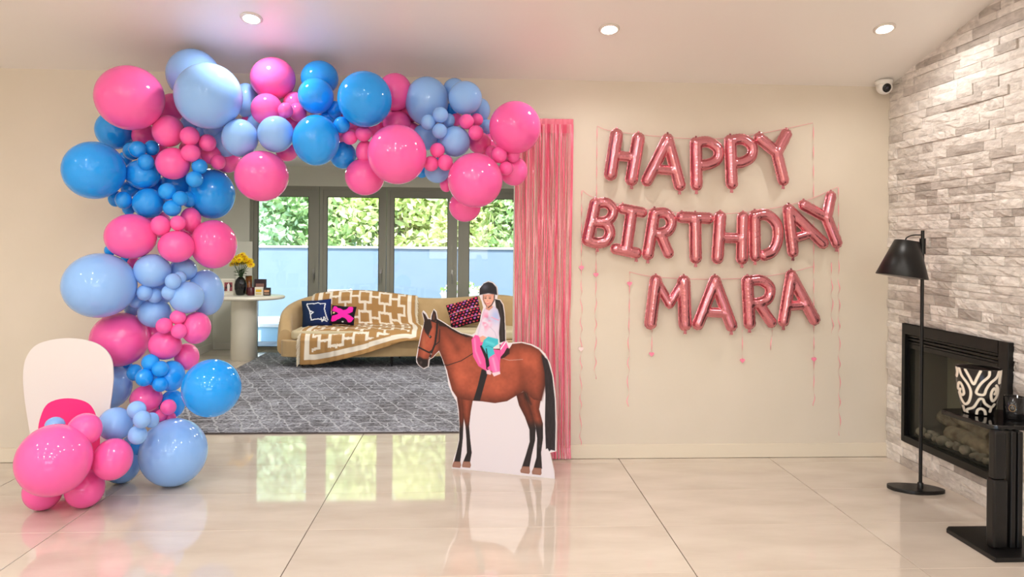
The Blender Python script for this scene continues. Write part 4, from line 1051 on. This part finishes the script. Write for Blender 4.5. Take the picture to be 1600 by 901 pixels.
# throw over the sofa
def sofa_top(x):
    for i in range(N-1):
        if 6 < i and sp[i][0] <= x <= sp[i+1][0] and sp[i][1] > 9.1: return sp[i][2]+(sp[i+1][2]-sp[i][2])*(x-sp[i][0])/(sp[i+1][0]-sp[i][0]+1e-9), sp[i][1]
    return .8, 9.26
nu, nv = 150, 190; Pt = np.zeros((nu+1, nv+1, 3)); Cc = np.zeros((nu+1, nv+1, 3))
tanc, wht = np.array(s2l((176,136,88))), np.array(s2l((238,228,212)))
for i in range(nu+1):
    u = i/nu; xb = -2.02+1.26*u
    zt, yb = sofa_top(min(max(xb,-2.02), -.5)); g_ = .012
    xs_ = -2.03+1.40*u                      # on the seat and front the throw spreads
    hem = .06+.34*max(0, u-.12)**1.25/.85
    prof = [(yb+.085+g_, zt-.16, 0),(yb+.075+g_, zt-.05, 0),(yb+.03, zt+.004+g_, 0),(yb-.04, zt+g_, 0),(yb-.085-g_, zt-.055, 0),(yb-.10-g_, .60, 0),(yb-.115-g_, .48, .15),
            (yb-.17, .445+g_, .4),(8.95, .447+g_, .7),(8.66, .447+g_, 1),(8.52-.0, .435+g_, 1),(8.455, .395, 1),(8.432, .34, 1),(8.425, max(hem,.05)*.5+.17, 1),(8.42+.02*math.sin(u*9), max(hem,.05), 1)]
    L = [0]
    for a_, b_2 in zip(prof[:-1], prof[1:]): L.append(L[-1]+math.hypot(a_[0]-b_2[0], a_[1]-b_2[1]))
    for j in range(nv+1):
        s = L[-1]*j/nv; q = max(0, min(len(prof)-2, np.searchsorted(L, s)-1)); f_ = (s-L[q])/(L[q+1]-L[q]+1e-9)
        y = prof[q][0]+(prof[q+1][0]-prof[q][0])*f_; z = prof[q][1]+(prof[q+1][1]-prof[q][1])*f_; w = prof[q][2]+(prof[q+1][2]-prof[q][2])*f_
        x = xb+(xs_-xb)*w
        wv = .006*math.sin(x*24+s*5)+.004*math.sin(x*41-s*9)
        if z < .42: y -= abs(wv)*2.0*min(1, (.44-z)*6)
        elif w > .2: z += abs(wv)*.8
        else: y -= abs(wv)*.6
        Pt[i,j] = (x, y, z)
        # woven pattern: linked square rings, a border stripe along the hem and sides
        U_, V_ = u*1.36, s
        eu = min(U_, 1.36-U_); evv = L[-1]-s
        cell = .27; cu, cv = (U_/cell) % 1-.5, (V_/cell+.2) % 1-.5; a = max(abs(cu), abs(cv))
        white = .22 < a < .34 or (a >= .34 and (min(abs(cu), abs(cv)) < .055)) 
        if eu < .13 or evv < .15: white = False
        if .05 < min(eu, evv*.85) < .10: white = True
        Cc[i,j] = wht if white else tanc
me = grid_mesh(Pt, m=attr_mat('woven_throw', .9, .1, .4, 260), name='throw_cloth'); set_col(me, Cc.reshape(-1,3))
th = thing('throw_blanket', 'tan throw with white linked squares draped over the sofa', 'blanket', (-1.4, 8.9, .45))
o = link('cloth', me, th, (1.4,-8.9,-.45)); sm_ = o.modifiers.new('thick', 'SOLIDIFY'); sm_.thickness = .006; sm_.offset = 1
frg = MB(); rf = random.Random(9)
for side in (0, nu):
    for j in range(2, nv, 2):
        p = Vector(Pt[side, j])+Vector((1.4,-8.9,-.45)); sgn = -1 if side == 0 else 1
        e1 = p+Vector((sgn*.02, -.006, -.012)); e2 = p+Vector((sgn*(.03+rf.uniform(0,.014)), -.012+rf.uniform(-.008,.008), -.034-rf.uniform(0,.02)))
        frg.tube([p, e1, e2], [.005,.006,.004], 5)
frg.build('fringe', mat('cream_fringe', (226,214,192), .9), th)['kind'] = 'stuff'

# cushions
def cushion(name, label, c, w, h, th_, rot, paint, mname):
    n = 60; t = np.linspace(-1, 1, n+1); A, B = np.meshgrid(t, t, indexing='ij')
    f = (1-np.abs(A)**2.6)**.55*(1-np.abs(B)**2.6)**.55
    pinch = 1-.06*(1-np.abs(A))*np.abs(B)**3-.06*(1-np.abs(B))*np.abs(A)**3
    me_ = None; V_ = []; F_ = []
    X_ = A*w/2*pinch; Z_ = B*h/2*pinch; T_ = f*th_/2
    top_ = np.stack([X_, -T_, Z_], -1); bot = np.stack([X_, T_, Z_], -1)
    nn = (n+1)**2; idx_ = np.arange(nn).reshape(n+1, n+1)
    q_ = np.stack([idx_[:-1,:-1], idx_[1:,:-1], idx_[1:,1:], idx_[:-1,1:]], -1).reshape(-1, 4)
    me_ = bpy.data.meshes.new(name); me_.from_pydata(np.concatenate([top_.reshape(-1,3), bot.reshape(-1,3)]).tolist(), [], np.concatenate([q_, q_[:, ::-1]+nn]).tolist())
    me_.polygons.foreach_set('use_smooth', [True]*len(me_.polygons))
    cc = paint(A, B).reshape(-1, 3); set_col(me_, s2l_np(np.concatenate([cc, cc])))
    me_.materials.append(attr_mat(mname, .8, .2, .2, 400))
    o_ = link(name, me_, None, c); o_.rotation_euler = rot
    return tag(o_, label, 'cushion', 'cushions on the sofa')
def p_navy(A, B):
    C_ = np.zeros(A.shape+(3,)); C_[:] = (22,40,84); C_[..., 2] += 20*A
    d = np.minimum(segd(A, B, [(-.6,.55),(-.62,.7),(-.1,.66),(.15,.72),(.3,.6),(.62,.62),(.55,.2),(.66,-.35),(.75,-.62)]), segd(A, B, [(-.6,.55),(-.42,.1),(-.35,-.55),(.1,-.5),(.45,-.62),(.5,-.4),(.62,-.55)]))
    d = np.minimum(d, segd(A, B, [(-.36,.1),(-.2,0),(-.36,-.12)])); d = np.minimum(d, segd(A, B, [(.3,-.45),(.36,-.7),(.5,-.6),(.7,-.72)]))
    C_[d < .035] = (226,230,236); return C_
def p_pink(A, B):
    C_ = np.zeros(A.shape+(3,)); C_[:] = (22,16,30)
    w = .05*np.sin(A*9)+.05*np.sin(B*11+1)
    d = np.minimum(segd(A, B, [(-.62,.55),(0,0),(.72,-.45)]), segd(A, B, [(.6,.6),(0,0),(-.6,-.5)]))+w
    C_[d < .27] = (246,40,170); C_[np.hypot(A+.75, B-.1) < .1] = (236,214,150); C_[np.hypot(A-.1, B+.78) < .08] = (220,220,220); return C_
def p_rows(A, B):
    C_ = np.zeros(A.shape+(3,)); C_[:] = (26,14,28); k_ = ((B+1)/.22).astype(int)
    for r_ in range(9):
        y = -1+.11+.22*r_
        for q_ in range(9):
            x = -.88+.22*q_+(.11 if r_ % 2 else 0); sel = np.hypot((A-x)/.065, (B-y)/(.05+.02*(r_ % 3))) < 1
            C_[sel] = ((214,56,96), (186,90,180), (230,110,110), (190,40,70))[(r_*3+q_) % 4]
    C_[np.abs(B-.12) < .018] = (200,170,180); C_[np.abs(B+.5) < .014] = (190,120,150); return C_
pc = at(495, 489, 8.93); cushion('cushion', 'navy cushion with a white line drawing at the left of the sofa', (pc.x, 8.93, pc.z), .36, .34, .13, (math.radians(-18), math.radians(-4), .12), p_navy, 'navy_print')
pc = at(536, 493, 8.86); cushion('cushion', 'small black cushion with a hot pink cross on the sofa throw', (pc.x, 8.86, pc.z+.006), .30, .24, .11, (math.radians(-22), math.radians(4), -.02), p_pink, 'pink_cross_print')
pc = at(726, 490, 8.93); cushion('cushion', 'dark cushion with rows of pink and red dots behind the horse rider', (pc.x, 8.93, pc.z+.01), .42, .33, .13, (math.radians(-20), math.radians(-17), -.1), p_rows, 'dotted_rows_print')

# ------------------------------------------------------------------ pedestal table with its things
tb = gnd(381, 561); TZ = .815
pt = thing('pedestal_table', 'cream pedestal table with an oval top in the far room corner', 'table', tb)
M_cream = mat('cream_lacquer', (226,222,208), .22)
MB().lathe([(.155,0),(.16,.005),(.16,TZ-.05)], 48).build('pedestal', M_cream, pt)
tt = MB().lathe([(0,TZ-.05),(.46,TZ-.05),(.492,TZ-.042),(.505,TZ-.025),(.492,TZ-.006),(.46,TZ),(0,TZ)], 64).build('table_top', M_cream, pt); tt.scale = (1,.72,1)
def on_table(px, dy=0): a = at(px, 440, tb.y+dy); return Vector((a.x, tb.y+dy, TZ))
vp = on_table(376, -.06)
vz_ = thing('flower_vase', 'black oval vase of yellow flowers on the pedestal table', 'vase', vp)
MB().lathe([(0,0),(.042,0),(.058,.02),(.072,.08),(.074,.13),(.064,.18),(.042,.215),(.030,.225),(.030,.232),(.024,.232),(.022,.2),(0,.19)], 36).build('vase_body', M_gblack, vz_)
rf = random.Random(2); M_stem = mat('flower_stem', (50,84,44), .6); M_yel = mat('yellow_petal', (255,222,20), .6); M_yc = mat('flower_centre', (196,130,10), .8); M_lf = mat('vase_leaf', (44,74,44), .6)
stems = MB(); petal = MB()
for k in range(2):
    for q in range(14):
        a = 2*PI*q/14+k*.22; r1_, r2_ = .008, .040-.010*k; h = .006+.012*k
        petal.add([(r1_*math.cos(a), r1_*math.sin(a), .004), (r2_*.6*math.cos(a-.22), r2_*.6*math.sin(a-.22), h), (r2_*math.cos(a), r2_*math.sin(a), h+.001), (r2_*.6*math.cos(a+.22), r2_*.6*math.sin(a+.22), h)], [(0,1,2,3)])
pm = petal.mesh('petals', M_yel); cmh = MB().lathe([(.011,.006),(.011,.014),(.006,.02),(0,.021)], 10).mesh('flower_centre', M_yc)
for k in range(24):
    a = rf.uniform(0, 2*PI); rr = .17*math.sqrt(rf.random()); hx_, hy_ = rr*math.cos(a)*.85, rr*math.sin(a)*.6; hz_ = .40+.10*(1-rr/.17)+rf.uniform(-.03,.03)
    MB().tube(spline([(rf.uniform(-.012,.012),rf.uniform(-.012,.012),.2),(hx_*.4,hy_*.4,.3),(hx_,hy_,hz_)], 4), .0028, 5).build('stem', M_stem, vz_)
    f_ = link('flower', pm, vz_, (hx_, hy_, hz_)); f_.rotation_euler = (rf.uniform(.2,.9), rf.uniform(-.5,.5), 0); f_.scale = (1.45,)*3
    link('flower_centre', cmh, f_)
leafm = MB().add([(0,0,0),(.02,.03,.008),(.012,.075,.004),(0,.1,-.01),(-.012,.075,.004),(-.02,.03,.008)], [(0,1,2,3,4,5)]).mesh('leaf', M_lf)
for k in range(14):
    l_ = link('leaf', leafm, vz_, (0,0,.225+.006*k)); l_.rotation_euler = (rf.uniform(.1,.6), 0, k*2.4)
fr_ = on_table(357, -.02)
pf = thing('photo_frame', 'white framed photo standing left of the flower vase', 'picture frame', fr_, .15)
MB().box(-.088,-.066,-.012,.008,0,.205).box(.066,.088,-.012,.008,0,.205).box(-.066,.066,-.012,.008,.18,.205).box(-.066,.066,-.012,.008,0,.028).build('frame', mat('white_frame', (232,228,216), .4), pf, bevel=.003)
MB().box(-.066,.066,-.004,.004,.028,.18).build('mat_board', mat('cream_mount', (224,218,202), .7), pf)
MB().box(-.048,.048,-.0055,-.0035,.05,.16).build('photograph', noisy(mat('photo_dark', (40,24,30), .3), (150,70,80), 14, 2, .45,.55), pf)
MB().add([(-.012,-.0062,.05),(.014,-.0062,.05),(.018,-.0062,.12),(.004,-.0062,.155),(-.014,-.0062,.13)], [(0,1,2,3,4)]).build('white_figure', mat('photo_white', (236,232,232), .3), pf)
tm = thing('amber_tumbler', 'tall amber glass behind the dark red candle', 'glass', on_table(389, .07))
MB().lathe([(0,0),(.036,0),(.04,.01),(.044,.24),(.041,.24),(.037,.012),(0,.01)], 24).build('tumbler_body', noisy(mat('amber_glass', (150,90,44), .12), (70,36,20), 20), tm)
rc = thing('red_candle', 'squat dark red glass candle beside the vase', 'candle', on_table(392.5, -.07))
MB().lathe([(0,0),(.048,0),(.052,.008),(.052,.098),(.047,.1),(.046,.07),(0,.07)], 28).build('glass', mat('deep_red_glass', (70,14,26), .1), rc)
for nm, lab, px, dy, w, h, bg, art in (('dark_card', 'dark framed card at the back right of the pedestal table', 407, .05, .145, .20, (46,30,40), (150,110,100)),
        ('white_card_box', 'small white box with a yellow label on the pedestal table', 405, -.09, .10, .108, (224,220,208), (220,180,50)),
        ('small_dark_box', 'small dark box with an orange label at the right of the pedestal table', 417.5, -.06, .088, .098, (44,44,48), (206,150,110))):
    t_ = thing(nm, lab, 'box', on_table(px, dy))
    MB().box(-w/2, w/2, -.02, .02, 0, h).build('box_body', mat(nm+'_body', bg, .4), t_, bevel=.004)
    MB().box(-w*.36, w*.36, -.0215, -.0195, h*.42, h*.72).build('label_panel', mat(nm+'_label', art, .5), t_)
    MB().box(-w*.36, w*.36, -.0215, -.0195, h*.16, h*.28).build('text_strip', mat(nm+'_strip', tuple(int(c*.6+70) for c in art), .5), t_)
wbp = at(381, 470, FY-.03)
wb_ = thing('leaning_board', 'pale panel leaning on the far wall behind the flowers', 'panel', (wbp.x, FY-.03, .0))
MB().box(-.11, .11, -.008, .012, .0, at(381, 377, FY-.03).z).build('panel_board', mat('pale_panel', (226,226,216), .5), wb_, bevel=.003)

# ------------------------------------------------------------------ outside
M_pave = noisy(mat('patio_paving', (150,148,142), .8), (128,126,122), 6)
gp = MB().box(-14, 14, FY+.12, 24, -.12, -.02).build('ground', M_pave); struct(gp, 'pale paved patio outside the glass doors', 'ground')
PWY = 13.2
pw = MB().box(-9, 9, PWY, PWY+.15, -.02, 1.385).build('garden_wall', noisy(mat('pale_blue_render', (119,140,156), .8), (116,137,153), 3)); tag(pw, 'pale blue rendered garden wall outside', 'wall')
MB().box(-9, 9, PWY-.03, PWY+.18, 1.386, 1.42).build('coping', mat('white_coping', (232,236,236), .7), pw)
pl = thing('raised_plinth', 'low pale blue plinth with a white curved rim outside the left door', 'plinth', (-2.9, 11.5, -.02))
el = [(1.5*math.cos(2*PI*i/40), .55*math.sin(2*PI*i/40)) for i in range(40)]
MB().prism(el, 0, .22).build('plinth_body', mat('plinth_blue', (168,206,228), .7), pl); MB().prism([(x*1.03, y*1.05) for x, y in el], .221, .265).build('rim', mat('plinth_white', (238,238,236), .6), pl)
lg = thing('sun_lounger', 'white slatted sun lounger on the plinth outside', 'lounger', (-2.45, 11.5, .246))
M_lw = mat('white_slat', (244,244,242), .5)
for k in range(8): 
    o = MB().box(-.28,.28,-.012,.012,-.03,.03).build('slat', M_lw, lg, (.0+.03*k, .0, .075+.055*k)); o.rotation_euler = (0,0,.0)
MB().tube([(-.27,.02,.0),(-.27,.02,.1),(-.06,.02,.5)], .02, 8).tube([(.27,.02,0),(.27,.02,.1),(.48,.02,.5)], .02, 8).build('side_rail', M_lw, lg)
MB().box(-.3,1.0,-.22,.22,.04,.08).build('seat_board', M_lw, lg)
wpx = at(722, 450, 12.2)
wp = thing('white_planter', 'white planter of white flowers against the garden wall', 'planter', (wpx.x, 12.2, -.02))
MB().lathe([(0,0),(.22,0),(.25,.05),(.36,.62),(.38,.66),(.34,.66),(.32,.6),(0,.6)], 36).build('pot', mat('white_pot', (240,238,232), .5), wp)
rf = random.Random(4); fb = MB(); lb = MB()
for k in range(240):
    a = rf.uniform(0, 2*PI); rr = .36*math.sqrt(rf.random()); c_ = Vector((rr*math.cos(a), rr*math.sin(a), .68+.27*rf.random()*(1.1-rr/.4)))
    n_ = Vector((rf.uniform(-1,1), rf.uniform(-1,.2), rf.uniform(0,1))).normalized(); t_ = n_.orthogonal().normalized(); b_ = n_.cross(t_); r_ = rf.uniform(.02,.04)
    (fb if k % 3 else lb).add([c_+t_*r_, c_+b_*r_, c_-t_*r_, c_-b_*r_], [(0,1,2,3)])
fb.build('blossoms', mat('white_blossom', (248,244,240), .7), wp)['kind'] = 'stuff'; lb.build('foliage', mat('planter_leaf', (120,150,80), .6), wp)['kind'] = 'stuff'
# trees over the wall
def leaf_mat(name, rgb, rgb2):
    m = mat(name, rgb, .5, 0, .3); r = nd(m, 'ShaderNodeValToRGB'); geo = nd(m, 'ShaderNodeNewGeometry')
    r.color_ramp.elements[0].color = (*s2l(rgb),1); r.color_ramp.elements[1].color = (*s2l(rgb2),1)
    lk(m, geo.outputs['Random Per Island'], r.inputs[0]); lk(m, r.outputs[0], bsdf(m).inputs['Base Color'])
    tl = nd(m, 'ShaderNodeBsdfTranslucent'); lk(m, r.outputs[0], tl.inputs[0]); mx = nd(m, 'ShaderNodeMixShader'); mx.inputs[0].default_value = .5
    lk(m, bsdf(m).outputs[0], mx.inputs[1]); lk(m, tl.outputs[0], mx.inputs[2]); lk(m, mx.outputs[0], m.node_tree.nodes['Material Output'].inputs[0]); return m
LM = [leaf_mat('leaf_yellow_green', (214,228,150), (246,248,206)), leaf_mat('leaf_mid_green', (186,218,158), (232,244,200)), leaf_mat('leaf_blue_green', (178,212,178), (226,240,208))]
M_bark = mat('pale_bark', (176,160,140), .9)
def tree(x, y, h, r, lm, nleaf, label, seed):
    rt = random.Random(seed); t = thing('garden_tree', label, 'tree', (x, y, -.02), group='trees beyond the garden wall')
    br = MB().tube(spline([(0,0,0),(.06,.02,h*.25),(-.05,0,h*.5),(.02,.03,h*.82)], 4), [.09*(1-.07*i) for i in range(13)], 8)
    cl = []
    for k in range(16):
        a = rt.uniform(0, 2*PI); z0 = h*rt.uniform(.12,.6); rr = r*rt.uniform(.4,.95); e_ = Vector((rr*math.cos(a), rr*.7*math.sin(a), z0+h*rt.uniform(.08,.35)))
        br.tube([(0,0,z0), (e_.x*.5, e_.y*.5, (z0+e_.z)/2+.1), e_], [.03,.02,.008], 5); cl.append(e_)
    br.build('trunk', M_bark, t)
    for k in range(26):
        a = rt.uniform(0, 2*PI); rr = r*math.sqrt(rt.random()); cl.append(Vector((rr*math.cos(a), rr*.7*math.sin(a), h*rt.uniform(.18,1.0))))
    vs = np.zeros((nleaf*4, 3)); g_ = np.random.default_rng(seed)
    ci = g_.integers(0, len(cl), nleaf); C0 = np.array([tuple(c) for c in cl])[ci]
    c_ = C0+g_.normal(0, .30, (nleaf,3))*np.array((1,.9,.75))
    nn = g_.normal(0,1,(nleaf,3))+np.array((0,-.5,.8)); nn /= np.linalg.norm(nn, axis=1)[:,None]
    t1 = np.cross(nn, g_.normal(0,1,(nleaf,3))); t1 /= np.linalg.norm(t1, axis=1)[:,None]; t2 = np.cross(nn, t1)
    sz = g_.uniform(.05,.12,nleaf)[:,None]
    vs[0::4] = c_-t1*sz; vs[1::4] = c_+t2*sz*.5; vs[2::4] = c_+t1*sz; vs[3::4] = c_-t2*sz*.5
    vs[:,2] = np.maximum(vs[:,2], .05)
    me_ = bpy.data.meshes.new('foliage'); me_.from_pydata(vs.tolist(), [], np.arange(nleaf*4).reshape(-1,4).tolist()); me_.materials.append(lm)
    f_ = link('foliage', me_, t); f_['kind'] = 'stuff'
for k, (x, y, h, r, m_, n_, lab) in enumerate(((-4.6,15.0,4.4,1.1,2,7000,'leafy green tree above the garden wall seen through the leftmost door'),
        (-3.0,15.3,4.0,1.1,1,7000,'feathery green tree above the wall between the first two doors'),
        (-1.7,14.9,4.8,1.2,0,8000,'yellow green tree above the wall seen through the second door'),
        (-.35,15.1,3.9,1.1,0,7000,'bright spreading tree above the wall seen through the third door'),
        (1.0,15.0,4.6,1.2,1,7500,'broad leafed tree above the wall seen through the rightmost door'),
        (2.6,15.4,4.2,1.2,2,6000,'tree above the garden wall hidden behind the fringe curtain'))):
    tree(x, y, h, r, LM[m_], n_, lab, 60+k)
for k, (x, h) in enumerate(((-5.2,2.6),(-3.6,2.4),(-2.0,2.5),(-.4,2.3),(1.2,2.6),(2.8,2.4))):
    tree(x, 17.0, h*2.1, 1.5, LM[(k+1) % 3], 6000, ('backmost tree in the second row outside, %s' % ('at its far left end','second from its left end','left of its middle','right of its middle','second from its right end','at its far right end')[k]), 80+k)
print('objects', len(bpy.data.objects))
